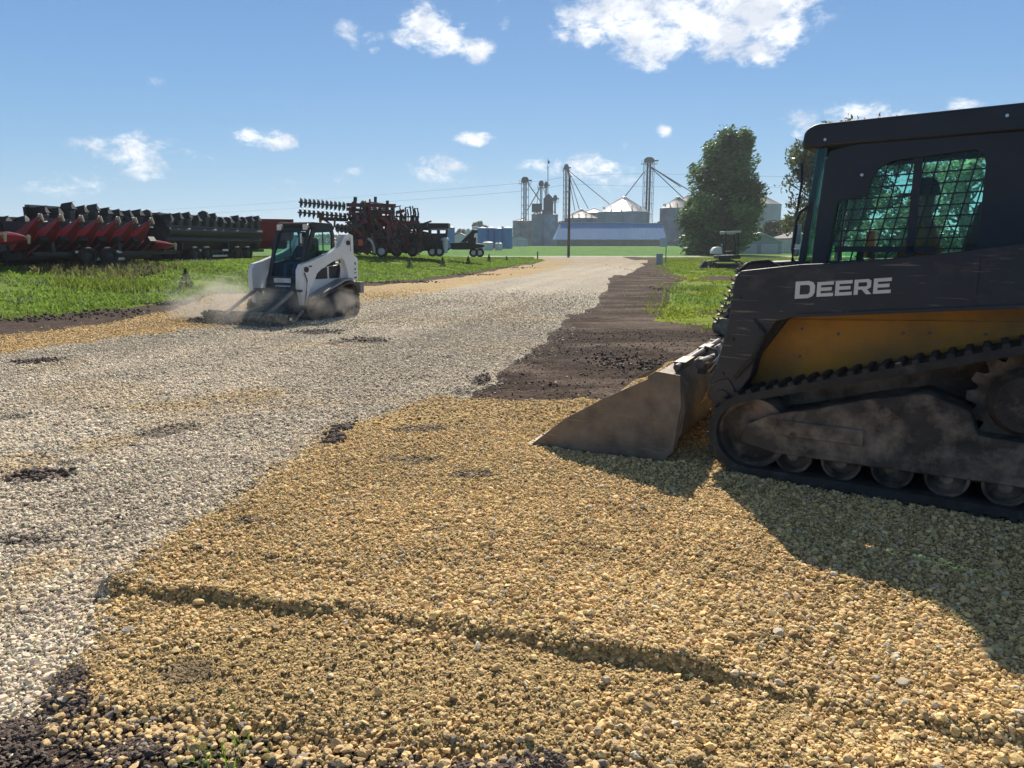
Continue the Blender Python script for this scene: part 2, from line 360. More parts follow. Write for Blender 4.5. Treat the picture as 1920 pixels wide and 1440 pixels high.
# colours
TAN = np.array([.52, .370, .165]); GREY = np.array([.52, .455, .355]); SOIL = np.array([.078, .058, .047]); SOILR = np.array([.066, .047, .038])
GRASS = np.array([.135, .20, .035])
SPOTS = [(75, 677, 45, 6), (690, 640, 45, 7), (600, 622, 55, 5), (630, 645, 20, 4), (75, 895, 65, 13), (130, 873, 30, 5), (300, 812, 50, 9), (340, 800, 40, 6), (195, 795, 30, 6), (30, 780, 35, 5), (735, 865, 20, 6), (780, 812, 60, 7), (620, 828, 22, 12), (630, 808, 14, 8),
         (900, 715, 20, 8), (870, 735, 20, 8), (760, 870, 60, 8), (880, 900, 40, 8), (460, 990, 20, 8), (240, 1195, 20, 6), (350, 1280, 50, 22), (820, 1010, 30, 7), (60, 1010, 60, 8), (1270, 700, 60, 10)]
SPW = []
for (px, py, hw, hh) in SPOTS:
    c = G(px, py); a = G(px + hw, py); b = G(px, py - hh); SPW.append((c.x, c.y, abs(a.x - c.x), abs(b.y - c.y)))
TANSP = []
for (px, py, hw, hh) in [(210, 830, 60, 22), (40, 870, 90, 22), (470, 740, 80, 16), (100, 1050, 60, 30), (330, 760, 80, 10)]:
    c = G(px, py); a = G(px + hw, py); b = G(px, py - hh); TANSP.append((c.x, c.y, abs(a.x - c.x), abs(b.y - c.y)))
def spotmask(x, y, L, seed):
    m = np.zeros(x.shape); nz = (fbm(x * 5, y * 5, 4, seed) - .5) * 3.6
    for cx, cy, a, b in L:
        q = 1 - ((x - cx) / a) ** 2 - ((y - cy) / b) ** 2
        m = np.maximum(m, sstep(-.1, .5, q + nz * .6))
    return m
TSTRIP = dirtL
LT = GP((0, 668), (200, 640), (400, 614), (560, 592), (680, 570), (800, 548), (900, 530), (1000, 514), (1060, 500), (1080, 488))
TAN_L = [(-60, 5), (-14, 9.0)] + LT + [(3, 92), (-90, 92), (-90, 5)]
LAWNPATCH = [(G(1350, 523).x, G(1350, 523).y, 1.5, 2.2), (5.0, 16.6, .8, .7)]
def zones(x, y):
    """0 soil, 1 grey road gravel, 2 tan pad gravel, 3 lawn left, 4 lawn right, 5 far field, 6 far road"""
    d = np.hypot(x, y); am = .05 + .012 * d
    wx = (fbm(x / (am * 4) , y / (am * 4), 4, 91) - .5) * am * 4; wy = (fbm(x / (am * 4), y / (am * 4), 4, 95) - .5) * am * 4
    X, Y = x + wx * .6, y + wy * .6
    wx = wx + (fbm(x / am * .8, y / am * .8, 3, 191) - .5) * am * 2.2; wy = wy + (fbm(x / am * .8, y / am * .8, 3, 195) - .5) * am * 2.2; X, Y = x + wx * .85, y + wy * .85
    z = np.zeros(x.shape, int)
    z[inpoly(X, Y, ROAD) & ~inpoly(X, Y, DIRT_L)] = 1
    z[inpoly(X, Y, PAD)] = 2
    z[inpoly(X, Y, LAWN_L)] = 3
    lp = np.zeros(x.shape, bool)
    for cx, cy, a, b in LAWNPATCH: lp |= (((X - cx) / a) ** 2 + ((Y - cy) / b) ** 2 + (fbm(X * .8, Y * .8, 3, 7) - .5) * 2 < 1)
    z[inpoly(X, Y, LAWN_R) & ~lp] = 4
    z[(y > 85) & (z != 1) & (x < 8)] = 3; z[(y > 85) & (x > 15)] = 4
    z[(y > 92)] = 6
    z[(y > 99)] = 5
    z[(y > 99) & (y < 106) & (x > 26)] = 4
    z[(y < 0)] = 0
    return z
def zone_col(x, y, z):
    col = np.zeros(x.shape + (3,)); big = fbm(x * .5, y * .5, 4, 101)[..., None]; mid = fbm(x * 3, y * 3, 3, 105)[..., None]
    ds = spotmask(x, y, SPW, 111)[..., None]; tsp = spotmask(x, y, TANSP, 113)[..., None]
    intan = inpoly(x + (mid[..., 0] - .5) * 1.5, y + (big[..., 0] - .5) * 4, TAN_L) & ~inpoly(x, y, PAD)
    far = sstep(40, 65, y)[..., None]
    lane = fbm((x - .22 * y) * 1.6, y * .07, 3, 171)[..., None]
    g = GREY * (.80 + .40 * lane) * (.86 + .28 * big) * (.9 + .2 * mid); t = TAN * (.86 + .28 * big) * (.9 + .2 * mid)
    rock = g * (1 - np.clip(tsp * .34 + sstep(.56, .72, fbm(x * .7, y * 1.1, 3, 121))[..., None] * .2, 0, 1)) + t * np.clip(tsp * .34 + sstep(.56, .72, fbm(x * .7, y * 1.1, 3, 121))[..., None] * .2, 0, 1)
    rock = np.where(intan[..., None], t * np.array([1.0, .98, .95]) * .95 + g * .05, rock)
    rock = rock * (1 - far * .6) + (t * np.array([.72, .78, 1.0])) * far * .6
    s = SOIL * (.75 + .5 * mid)
    rr = (inpoly(x, y, GP((880, 752), (1200, 488), (1320, 488), (1240, 600), (1500, 640), (1500, 760))))[..., None]
    rl = vnoise(x * .6 + 3, (y - .18 * x) * 5.5, 77)[..., None]; dry = sstep(.48, .72, fbm(x * .8, y * 1.6, 4, 135))[..., None]; s = np.where(rr, SOILR * (.45 + .9 * fbm(x * 1.2, y * 2.5, 4, 131)[..., None]) * (.8 + .4 * rl) * (1 - dry) + np.array([.13, .098, .077]) * dry * (.7 + .5 * rl), s)
    gr = GRASS * (.6 + .8 * big) * (.8 + .4 * mid)
    yel = np.array([.19, .23, .028]); gl = gr
    yk = sstep(.35, .6, fbm(x * .35, y * .25, 3, 141))[..., None]
    grR = gr * (1 - yk * .8) + yel * yk * .8 * (.8 + .4 * mid)
    cl = sstep(.62, .75, fbm(x * .8, y * .8, 4, 151))[..., None] * .5
    gl = gr * (1 - cl) + np.array([.15, .13, .05]) * cl
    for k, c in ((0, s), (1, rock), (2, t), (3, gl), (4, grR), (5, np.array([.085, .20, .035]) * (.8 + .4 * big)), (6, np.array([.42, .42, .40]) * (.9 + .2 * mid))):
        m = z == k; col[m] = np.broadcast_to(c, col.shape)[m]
    rk = ((z == 1) | (z == 2))[..., None]
    col = np.where(rk, col * (1 - ds * .6) + SOIL * 1.3 * ds * .6, col)
    # bare orange-brown ground under the parked machinery
    pm = ((z == 3) & (dpoly(x, y, lawnL[:-1]) > 11.5 + 2 * big[..., 0]) & (y < 75))
    col[pm] = (np.array([.20, .14, .08]) * (.7 + .6 * big))[pm]
    return col

# polar ground sheet centred under the viewpoint, finer towards the middle of the picture
ang = np.concatenate([np.linspace(-180, -46, 40, endpoint=False), np.linspace(-46, 46, 860, endpoint=False), np.linspace(46, 180, 40, endpoint=False)])
rad = [.35, .7, 1.0, 1.3]
while rad[-1] < 130: rad.append(rad[-1] * (1.0052 if rad[-1] > 1.7 else 1.02))
while rad[-1] < 4400: rad.append(rad[-1] * 1.12)
rad = np.array(rad); A_, R_ = np.meshgrid(np.radians(ang), rad)
gx = (R_ * np.sin(A_)); gy = (R_ * np.cos(A_)); gz = height(gx.ravel(), gy.ravel()).reshape(gx.shape)
nr, na = gx.shape; GV = np.stack([gx, gy, gz], -1).reshape(-1, 3)
idx = np.arange(nr * na).reshape(nr, na); nxt = np.roll(idx, -1, 1)
FQ = np.stack([idx[:-1], idx[1:], nxt[1:], nxt[:-1]], -1).reshape(-1, 4)
fc = GV[FQ].mean(1); FZ = zones(fc[:, 0], fc[:, 1])

def gravel_mat(name, sc, bumpd=.006, kind='stone'):
    m = bpy.data.materials.new(name); m.use_nodes = True; t = m.node_tree; b = t.nodes['Principled BSDF']
    b.inputs['Roughness'].default_value = .95; b.inputs['Specular IOR Level'].default_value = .3 if kind == 'stone' else .05
    a = mk(t, 'ShaderNodeAttribute', attribute_name='col'); tcn = mk(t, 'ShaderNodeTexCoord')
    vo = mk(t, 'ShaderNodeTexVoronoi', feature='F1'); vo.inputs['Scale'].default_value = sc; t.links.new(tcn.outputs['Object'], vo.inputs['Vector'])
    sh = mk(t, 'ShaderNodeSeparateColor'); t.links.new(vo.outputs['Color'], sh.inputs[0])
    mr = mk(t, 'ShaderNodeMapRange'); t.links.new(sh.outputs[0], mr.inputs[0])
    mr.inputs[3].default_value = .35 if kind == 'stone' else .7; mr.inputs[4].default_value = 1.2 if kind == 'stone' else 1.3
    vm = mk(t, 'ShaderNodeVectorMath', operation='SCALE'); t.links.new(a.outputs['Color'], vm.inputs[0]); t.links.new(mr.outputs[0], vm.inputs['Scale'])
    t.links.new(vm.outputs[0], b.inputs['Base Color'])
    n = mk(t, 'ShaderNodeTexNoise'); n.inputs['Scale'].default_value = sc * 2.3; n.inputs['Detail'].default_value = 6; t.links.new(tcn.outputs['Object'], n.inputs['Vector'])
    hgt = mth(t, 'SUBTRACT', mth(t, 'MULTIPLY', n.outputs[0], .7), mth(t, 'MULTIPLY', vo.outputs['Distance'], 1.3 if kind == 'stone' else .25))
    bp = mk(t, 'ShaderNodeBump'); bp.inputs['Strength'].default_value = 1; bp.inputs['Distance'].default_value = bumpd
    t.links.new(hgt, bp.inputs['Height']); t.links.new(bp.outputs[0], b.inputs['Normal']); return m
gm_road = gravel_mat('road_gravel', 34, .013); gm_pad = gravel_mat('tan_gravel', 75, .008)
gm_soil = gravel_mat('soil', 16, .03, 'soil'); gm_lawn = gravel_mat('turf', 9, .05, 'soil'); gm_far = gravel_mat('field', 2, .02, 'soil')
def submesh(name, zs, mat, label):
    m = np.isin(FZ, zs); f = FQ[m]; u, inv = np.unique(f, return_inverse=True); f = inv.reshape(f.shape); v = GV[u]
    zz = np.full(len(v), -1); zz[f.ravel()] = np.repeat(FZ[m], 4)
    o = np_mesh(name, v, f, mat, zone_col(v[:, 0], v[:, 1], zz), smooth=True)
    return tag(o, label, None, None, 'structure')
submesh('ground', [0], gm_soil, 'bare dark brown soil beside the gravel')
submesh('gravel_road', [1], gm_road, 'wide road bed of compacted grey white crushed stone')
submesh('gravel_pad', [2], gm_pad, 'fresh spread of tan crushed rock in the foreground')
submesh('lawn', [3, 4], gm_lawn, 'grass covered ground on both sides of the gravel road')
submesh('field', [5], gm_far, 'low green crop field in front of the grain bins')
submesh('road', [6], gm_far, 'pale paved road crossing behind the gravel drive')

# ------------------------------------------------------------ loose stones (baked into single meshes)
def ico(sub):
    if sub == 0: return np.array([[1, 0, 0], [-1, 0, 0], [0, 1, 0], [0, -1, 0], [0, 0, 1], [0, 0, -1.]]), np.array([[0, 2, 4], [2, 1, 4], [1, 3, 4], [3, 0, 4], [2, 0, 5], [1, 2, 5], [3, 1, 5], [0, 3, 5]])
    bm = bmesh.new(); bmesh.ops.create_icosphere(bm, subdivisions=sub, radius=1)
    v = np.array([p.co for p in bm.verts]); f = np.array([[q.index for q in p.verts] for p in bm.faces]); bm.free(); return v, f
def wedge(n, r0, r1, half=46):
    r = np.sqrt(rng.random(n) * (r1 * r1 - r0 * r0) + r0 * r0); a = np.radians((rng.random(n) * 2 - 1) * half)
    return r * np.sin(a), r * np.cos(a)
def rot_mats(n):
    q = rng.normal(size=(n, 4)); q /= np.linalg.norm(q, axis=1)[:, None]; w_, x, y, z = q.T
    return np.stack([1 - 2 * (y * y + z * z), 2 * (x * y - z * w_), 2 * (x * z + y * w_), 2 * (x * y + z * w_), 1 - 2 * (x * x + z * z), 2 * (y * z - x * w_), 2 * (x * z - y * w_), 2 * (y * z + x * w_), 1 - 2 * (x * x + y * y)], -1).reshape(n, 3, 3)
def stones(x, y, rad_, sub, jit=.22, sink=.10, flat=.78, zoff=None):
    bv, bf = ico(sub); n = len(x); nvv = len(bv)
    var = 8; shapes = []
    for k in range(var):
        s = bv * (1 + (rng.random((nvv, 1)) - .5) * 2 * jit); 
        for _ in range(5):
            d = rng.normal(size=3); d /= np.linalg.norm(d); h = .55 + .2 * rng.random(); p = s @ d; s = s - np.clip(p - h, 0, 9)[:, None] * d
        s = s * np.array([1, .62 + .3 * rng.random(), .5 + .3 * rng.random()]); shapes.append(s)
    shapes = np.array(shapes); sh = shapes[rng.integers(0, var, n)]
    V = np.einsum('nij,nvj->nvi', rot_mats(n), sh) * rad_[:, None, None]; V[..., 2] *= flat
    z = height(x, y) + rad_ * flat * (.6 - sink) if zoff is None else zoff
    V += np.stack([x, y, z], -1)[:, None, :]
    Fx = (bf[None] + (np.arange(n) * nvv)[:, None, None]).reshape(-1, 3)
    return V.reshape(-1, 3), Fx, nvv
mat_stone = attr_mat('stone', .8, .5, 300); 
def stone_cols(x, y, z, base):
    n = len(x); c = base * (rng.normal(1, .24, (n, 1)).clip(.45, 1.5)) * rng.normal(1, .03, (n, 3))
    k = rng.random(n); c[k < .07] = np.array([.66, .57, .42]) * rng.uniform(.7, 1.2, ((k < .07).sum(), 1))
    c[(k > .94)] *= .5
    return c
sets = {'tan': [], 'grey': [], 'soil': []}
for (n, r0, r1, sub, rm, jit) in ((52000, 1.75, 3.2, 2, .0069, .18), (134000, 3.2, 6, 1, .0076, .22), (200000, 6, 13.5, 1, .0094, .22), (120000, 1.75, 4.4, 0, .0038, .2), (230000, 13.5, 27, 0, .0155, .2)):
    x, y = wedge(n, r0, r1); jd = (.025 + .014 * np.hypot(x, y)) * rng.standard_t(2.5, n).clip(-6, 6); ja = rng.random(n) * 6.283; z = zones(x + jd * np.cos(ja), y + jd * np.sin(ja)); z = np.where(z > 2, 0, z)
    z = np.where((zones(x, y) == 0) & (z != 0) & (rng.random(n) < .35), 0, z)
    rr_ = rng.lognormal(math.log(rm), .42, n).clip(.003, .024)
    dd = rng.random(n)
    if r1 > 20: dd = np.where(rng.random(n) < sstep(27, 13.5, np.hypot(x, y)), dd, 9)
    for key, zz, thr in (('tan', 2, 1), ('grey', 1, 1), ('soil', 0, .10 if r1 < 20 else .0)):
        m = (z == zz) & (dd < thr)
        if key == 'tan' and r1 < 4 and rm > .005: # sandy fines show through in the lowest strip
            lowm = inpoly(x, y, LEDGE_LOW); cm3 = (np.hypot((x + .75) / .62, (y - 2.38) / .24) < 1); m &= ~(cm3 & (rng.random(n) < .7)); m &= ~(lowm & (fbm(x * 3, y * 3, 3, 201) > .50) & (rng.random(n) < .75))
        if not m.any(): continue
        xs, ys, rs = x[m], y[m], rr_[m]
        base = zone_col(xs, ys, z[m])
        if key == 'grey': base = base * np.array([1.5, 1.47, 1.42]) + .02; rs = rs * 1.08
        if key == 'tan': base = base * 1.32 + .03
        c = stone_cols(xs, ys, z[m], base) if key != 'soil' else base * rng.uniform(.6, 1.6, (len(xs), 1))
        V, Fx, nvv = stones(xs, ys, rs, sub, jit); sets[key].append((V, Fx, np.repeat(c, nvv, 0)))
# bigger edge stones along the near rim of the pad
rim = GP((100, 1345), (250, 1375), (400, 1390), (600, 1410), (800, 1430), (1000, 1450), (1250, 1475))
xs, ys = [], []
for i in range(1700):
    k = rnd.random() * (len(rim) - 1); j = int(k); t = k - j
    xs.append(rim[j][0] * (1 - t) + rim[j + 1][0] * t + rnd.gauss(0, .03)); ys.append(rim[j][1] * (1 - t) + rim[j + 1][1] * t + rnd.gauss(-.02, .055))
xs, ys = np.array(xs), np.array(ys); rs = rng.lognormal(math.log(.0108), .35, len(xs)).clip(.006, .03)
cc = np.where((rng.random(len(xs)) < .14)[:, None], np.array([[.26, .22, .19]]), np.array([[.66, .47, .23]])) * rng.normal(1, .18, (len(xs), 1)).clip(.5, 1.5)
V, Fx, nvv = stones(xs, ys, rs, 2, .14, .1); sets['tan'].append((V, Fx, np.repeat(cc, nvv, 0)))
def merge(L):
    vs, fs, cs, o = [], [], [], 0
    for V, Fx, c in L: vs.append(V); fs.append(Fx + o); cs.append(c); o += len(V)
    return np.concatenate(vs), np.concatenate(fs), np.concatenate(cs)
for key, nm, lb in (('tan', 'tan_stones', 'loose tan crushed stones covering the foreground pad'), ('grey', 'grey_stones', 'loose grey white crushed stones on the road bed'), ('soil', 'soil_clods', 'small dark crumbs of soil along the gravel edges')):
    V, Fx, c = merge(sets[key]); tag(np_mesh(nm, V, Fx, mat_stone, c), lb, 'gravel' if key != 'soil' else 'soil', None, 'stuff')
# larger soil clods: heaps left by the machines
def clods(name, label, spots, n, rmin, rmax, colr, sub=2):
    xs, ys, rs = [], [], []
    for i in range(n):
        px, py, hw, hh = rnd.choice(spots); c = G(px, py); a = G(px + hw, py); b = G(px, py - hh)
        xs.append(c.x + rnd.gauss(0, .5) * (a.x - c.x)); ys.append(c.y + rnd.gauss(0, .5) * (b.y - c.y)); rs.append(rnd.uniform(rmin, rmax) ** 1)
    xs, ys, rs = map(np.array, (xs, ys, rs)); V, Fx, nvv = stones(xs, ys, rs, sub, .3, .05, .8)
    c = np.array(colr)[None] * rng.uniform(.6, 1.5, (n, 1)); tag(np_mesh(name, V, Fx, mat_stone, np.repeat(c, nvv, 0)), label, 'soil', None, 'stuff')
clods('soil_clods', 'dark soil clods beside the bucket and in the dirt strip', [(1145, 680, 45, 14), (1240, 690, 60, 12), (1240, 520, 14, 25), (1245, 545, 14, 10), (640, 805, 20, 8), (625, 830, 20, 8), (905, 712, 12, 8), (75, 677, 40, 4), (690, 640, 40, 5), (590, 622, 45, 4), (75, 893, 45, 9)], 1400, .008, .034, SOIL * 1.5)
clods('soil_clods', 'dark soil lumps at the bottom left corner of the picture', [(60, 1400, 110, 60), (120, 1330, 40, 25), (130, 1285, 25, 14), (30, 1370, 60, 20), (250, 1410, 60, 20), (900, 1440, 140, 10), (1020, 1435, 40, 8)], 3200, .003, .015, SOIL * 1.6)
clods('soil_clods', 'dark soil crumbs along the edge of the left grass', [(60, 598, 80, 6), (200, 590, 90, 8), (330, 568, 40, 6), (740, 530, 80, 2), (880, 515, 60, 2), (960, 502, 40, 2)], 700, .015, .06, SOIL * 1.2, 1)

# ------------------------------------------------------------ grass
def blades(name, label, x, y, hmin, hmax, cols, cat='grass', wd=.012, per=4, lean=.35):
    n = len(x); k = n * per
    X = np.repeat(x, per) + rng.normal(0, .05, k); Y = np.repeat(y, per) + rng.normal(0, .05, k); Z = height(X, Y) - .01
    h = rng.uniform(hmin, hmax, k); a = rng.uniform(0, 2 * np.pi, k); ww = wd * (1 + .06 * np.hypot(X, Y))
    dx, dy = np.cos(a) * ww, np.sin(a) * ww; lx, ly = rng.normal(0, lean, k) * h, rng.normal(0, lean, k) * h
    p0 = np.stack([X - dx, Y - dy, Z], -1); p1 = np.stack([X + dx, Y + dy, Z], -1)
    m0 = np.stack([X - dx * .7 + lx * .35, Y - dy * .7 + ly * .35, Z + h * .6], -1); m1 = np.stack([X + dx * .7 + lx * .35, Y + dy * .7 + ly * .35, Z + h * .6], -1)
    tp = np.stack([X + lx, Y + ly, Z + h], -1)
    V = np.stack([p0, p1, m1, m0, tp], 1).reshape(-1, 3); b = (np.arange(k) * 5)[:, None]
    Fx = np.concatenate([b + np.array([[0, 1, 2]]), b + np.array([[0, 2, 3]]), b + np.array([[3, 2, 4]])])
    c = np.repeat(cols, per, 0) * rng.uniform(.7, 1.35, (k, 1)); return tag(np_mesh(name, V, Fx, mat_leaf, np.repeat(c, 5, 0)), label, cat, None, 'stuff')
mat_leaf = attr_mat('leaf', .6, 0, 3, .45, .25)
n = 150000; yy = 12 + 75 * rng.random(n) ** 1.7; xx = -28 + rng.random(n) * 36; m = (zones(xx + rng.normal(0, .25, n), yy + rng.normal(0, .5, n)) == 3) & (fbm(xx * .9, yy * .9, 3, 83) > .36) & (xx > -.72 * yy - 3) & (dpoly(xx, yy, lawnL) < 14)
xx, yy = xx[m], yy[m]; cg = zone_col(xx, yy, np.full(len(xx), 3)) * 1.5; cg = cg * .5 + GRASS * 1.6 * .5 * (0.7 + .6 * fbm(xx * .4, yy * .4, 3, 77)[:, None])
blades('grass', 'green grass growing on the bank left of the road', xx, yy, .04, .12, cg, per=3)
n = 90000; yy = 12.5 + 72 * rng.random(n) ** 1.6; xx = 3 + rng.random(n) * 42; m = (zones(xx + rng.normal(0, .35, n), yy + rng.normal(0, .9, n)) == 4) & (xx < .75 * yy + 2) & (fbm(xx * .9, yy * .6, 3, 87) > .38)
xx, yy = xx[m], yy[m]; cg = zone_col(xx, yy, np.full(len(xx), 4)) * 1.35
blades('grass', 'yellow green grass on the right verge behind the loader', xx, yy, .03, .10, cg, per=3)
# taller weeds on the bank crest at far left
n = 1500; xx = rng.normal(0, 1, n); yy = rng.normal(0, 1, n); P0 = G(60, 515, .65); xx = P0.x + xx * .8 + 1.0; yy = P0.y + yy * .8 + 2
blades('weeds', 'tall yellow green weeds in front of the red corn heads', xx, yy, .08, .30, np.full((n, 3), 1.) * np.array([.19, .25, .04]), 'weeds', per=2, lean=.25)
n = 700; xx = rng.uniform(-16.5, -13, n); yy = rng.uniform(25, 30, n)
blades('weeds', 'dry brown weeds at the foot of the parked corn heads', xx, yy, .08, .32, np.full((n, 3), 1.) * np.array([.15, .15, .06]), 'weeds', per=2, lean=.3)
# white clover heads
n = 6000; xx = rng.uniform(-16, -4, n); yy = rng.uniform(15, 34, n); m = inpoly(xx, yy, LAWN_L) & (fbm(xx * .5, yy * .5, 3, 301) > .52) & (zones(xx, yy) == 3) & (dpoly(xx, yy, lawnL) < 9); xx, yy = xx[m], yy[m]
V, Fx, nvv = stones(xx, yy, rng.uniform(.012, .028, len(xx)), 1, .1, 0, 1, height(xx, yy) + rng.uniform(.08, .17, len(xx)))
tag(np_mesh('clover_flowers', V, Fx, mat_stone, np.full((len(V), 3), .62)), 'white clover flowers scattered over the left bank', 'flowers', None, 'stuff')
p = G(415, 1425); n = 16
gx_ = p.x + rng.normal(0, .03, n); gy_ = p.y + rng.normal(0, .02, n)
tf = blades('grass_tuft', 'small bright green grass tuft at the bottom edge of the gravel', gx_, gy_, .04, .10, np.full((n, 3), 1.) * np.array([.16, .28, .03]), 'grass', wd=.0022, per=3, lean=.55)

# ============================================================ MACHINES
def hullpath(circles, n=260):
    pts = []
    for (cx, cz, r) in circles:
        for i in range(120):
            t = 2 * math.pi * i / 120; pts.append((cx + r * math.cos(t), cz + r * math.sin(t)))
    pts = sorted(set(pts))
    def half(ps):
        h = []
        for p in ps:
            while len(h) > 1 and (h[-1][0] - h[-2][0]) * (p[1] - h[-2][1]) - (h[-1][1] - h[-2][1]) * (p[0] - h[-2][0]) <= 0: h.pop()
            h.append(p)
        return h
    lo = half(pts); up = half(pts[::-1]); h = lo[:-1] + up[:-1]
    L = [0]
    for i in range(len(h)): a, b = h[i], h[(i + 1) % len(h)]; L.append(L[-1] + math.hypot(b[0] - a[0], b[1] - a[1]))
    out = []
    for k in range(n):
        s_ = L[-1] * k / n; i = max(j for j in range(len(h)) if L[j] <= s_); a, b = h[i], h[(i + 1) % len(h)]
        t = (s_ - L[i]) / max(1e-9, L[i + 1] - L[i]); out.append((a[0] + (b[0] - a[0]) * t, a[1] + (b[1] - a[1]) * t))
    return out, L[-1]
def make_track(root, circles, y0, y1, mat, pitch=.086, thick=.048, lug=.024, jag=True):
    path, L = hullpath(circles, 220); inner = offset_poly(path, -thick)
    tk = MB().ring(path, inner, y0, y1).build('track', mat, root, smooth=40)
    mb = MB(); n = int(L / pitch); pts, _ = hullpath(circles, n * 4)
    for k in range(n):
        a = Vector(pts[(k * 4) % len(pts)]); b = Vector(pts[(k * 4 + 2) % len(pts)]); d = (b - a).normalized(); nrm = Vector((d.y, -d.x))
        c = (a + b) / 2; w_ = (b - a).length * .5
        q = [c - d * w_ * 1.05 - nrm * .004, c + d * w_ * 1.05 - nrm * .004, c + d * w_ * .7 + nrm * lug, c - d * w_ * .7 + nrm * lug]
        ym = (y0 + y1) / 2
        sh = .012 if k % 2 else -.012
        mb.prism([tuple(p) for p in q], y0 - .004 + (0 if k % 2 else .012), ym + sh, 'y')
        q2 = [tuple(p + d * w_ * .35) for p in q]
        mb.prism(q2, ym + sh + .01, y1 + .004 - (.012 if k % 2 else 0), 'y')
    mb.build('tread', mat, tk, smooth=0, bevel=.005)
    return tk
def wheel_disc(mb, cx, cz, r, y0, y1, hub=.3):
    """flanged idler / roller, axis y"""
    mb.lathe([(0, y0), (r * hub, y0), (r * hub * 1.05, y0 + (y1 - y0) * .22), (r * .78, y0 + (y1 - y0) * .26), (r * .86, y0 + .004), (r, y0 + .01), (r, y1 - .01), (r * .86, y1 - .004), (r * .78, y1 - (y1 - y0) * .26), (r * hub * 1.05, y1 - (y1 - y0) * .22), (r * hub, y1), (0, y1)], (cx, 0, cz), 36, 'y')
def glyphs(mb, text, x0, z0, ux, uz, w_, h_, y0, y1, gap, s=.25):
    """block capitals; ux is the reading direction along x, slant along z"""
    for ch in text:
        def P(p): return (x0 + ux * p[0] * w_, z0 + uz * p[0] * w_ + p[1] * h_)
        def poly(pp): mb.prism([P(p) for p in pp], y0, y1)
        a = s * .95; b = s
        if ch == 'E': poly([(0, 0), (1, 0), (1, b * .9), (a, b * .9), (a, .39), (.9, .39), (.9, .62), (a, .62), (a, 1 - b * .9), (1, 1 - b * .9), (1, 1), (0, 1)])
        elif ch == 'D':
            mb.ring([P(p) for p in [(0, 0), (.68, 0), (.9, .1), (1, .3), (1, .7), (.9, .9), (.68, 1), (0, 1)]],
                    [P(p) for p in [(a, b * .9), (.6, b * .9), (.7, .25), (.75, .35), (.75, .65), (.7, .75), (.6, 1 - b * .9), (a, 1 - b * .9)]], y0, y1)
        elif ch == 'R':
            mb.ring([P(p) for p in [(0, .33), (.8, .33), (.97, .45), (.97, .88), (.8, 1), (0, 1)]], [P(p) for p in [(a, .53), (.68, .53), (.74, .58), (.74, .75), (.68, .8), (a, .8)]], y0, y1)
            poly([(0, 0), (a, 0), (a, .328), (0, .328)]); poly([(.45, .328), (.72, 0), (1.02, 0), (.75, .328)])
        x0, z0 = x0 + ux * (w_ + gap), z0 + uz * (w_ + gap)

black = M('black_paint', (.030, .032, .038), .5, 0, .2, 5, .15, 60, ((.13, .105, .08), .30, 2.2))
arm_m = M('dusty_black_paint', (.025, .029, .039), .5, 0, .2, 4, .1, 60, ((.22, .175, .135), .30, 2.6), streak=(1, 1, 1.8), scratch=True)
cabm = M('cab_black', (.026, .029, .038), .48, 0, .15, 4, .08, 90, ((.08, .07, .06), .22, 3))
dusty = M('dust_caked_steel', (.075, .060, .050), .95, 0, .45, 5, .8, 26, ((.42, .32, .235), .54, 3.6))
rubber = M('track_rubber', (.036, .034, .033), .8, 0, .25, 12, .4, 60, ((.24, .195, .155), .36, 6))
yellow = M('yellow_paint', (.46, .205, .015), .55, 0, .12, 4, .1, 50, ((.22, .13, .06), .55, 2.4), scratch=True)
steel_d = M('dark_worn_steel', (.13, .12, .115), .5, .6, .25, 9, .2, 60, ((.16, .12, .085), .40, 4))
steel = M('worn_steel', (.34, .32, .30), .38, .85, .25, 9, .2, 60, ((.16, .12, .085), .35, 4))
bucket_m = M('rusty_bucket_steel', (.17, .145, .12), .62, .3, .35, 8, .5, 40, ((.28, .19, .11), .42, 7), scratch=True)
white_m = M('white_decal', (.72, .72, .70), .5, 0, .05, 8, 0, 40, ((.3, .26, .2), .12, 9))
bolt_m = M('zinc_bolt', (.6, .6, .58), .3, .9, .1, 9)
seat_m = M('seat_vinyl', (.03, .03, .03), .6)
glass = glass_mat('tinted_cab_glass', (.78, .97, .92), .04)
glass2 = glass_mat('front_window_glass', (.55, .78, .76), .25)
skin_m = M('skin', (.42, .22, .15), .55, 0, .08, 12); orange_m = M('orange_cloth', (.62, .20, .05), .85, 0, .12, 20)
jean_m = M('denim', (.05, .07, .12), .9); cap_m = M('dark_cap', (.03, .03, .035), .85); dark_shirt = M('dark_cloth', (.05, .045, .05), .9, 0, .2, 18)

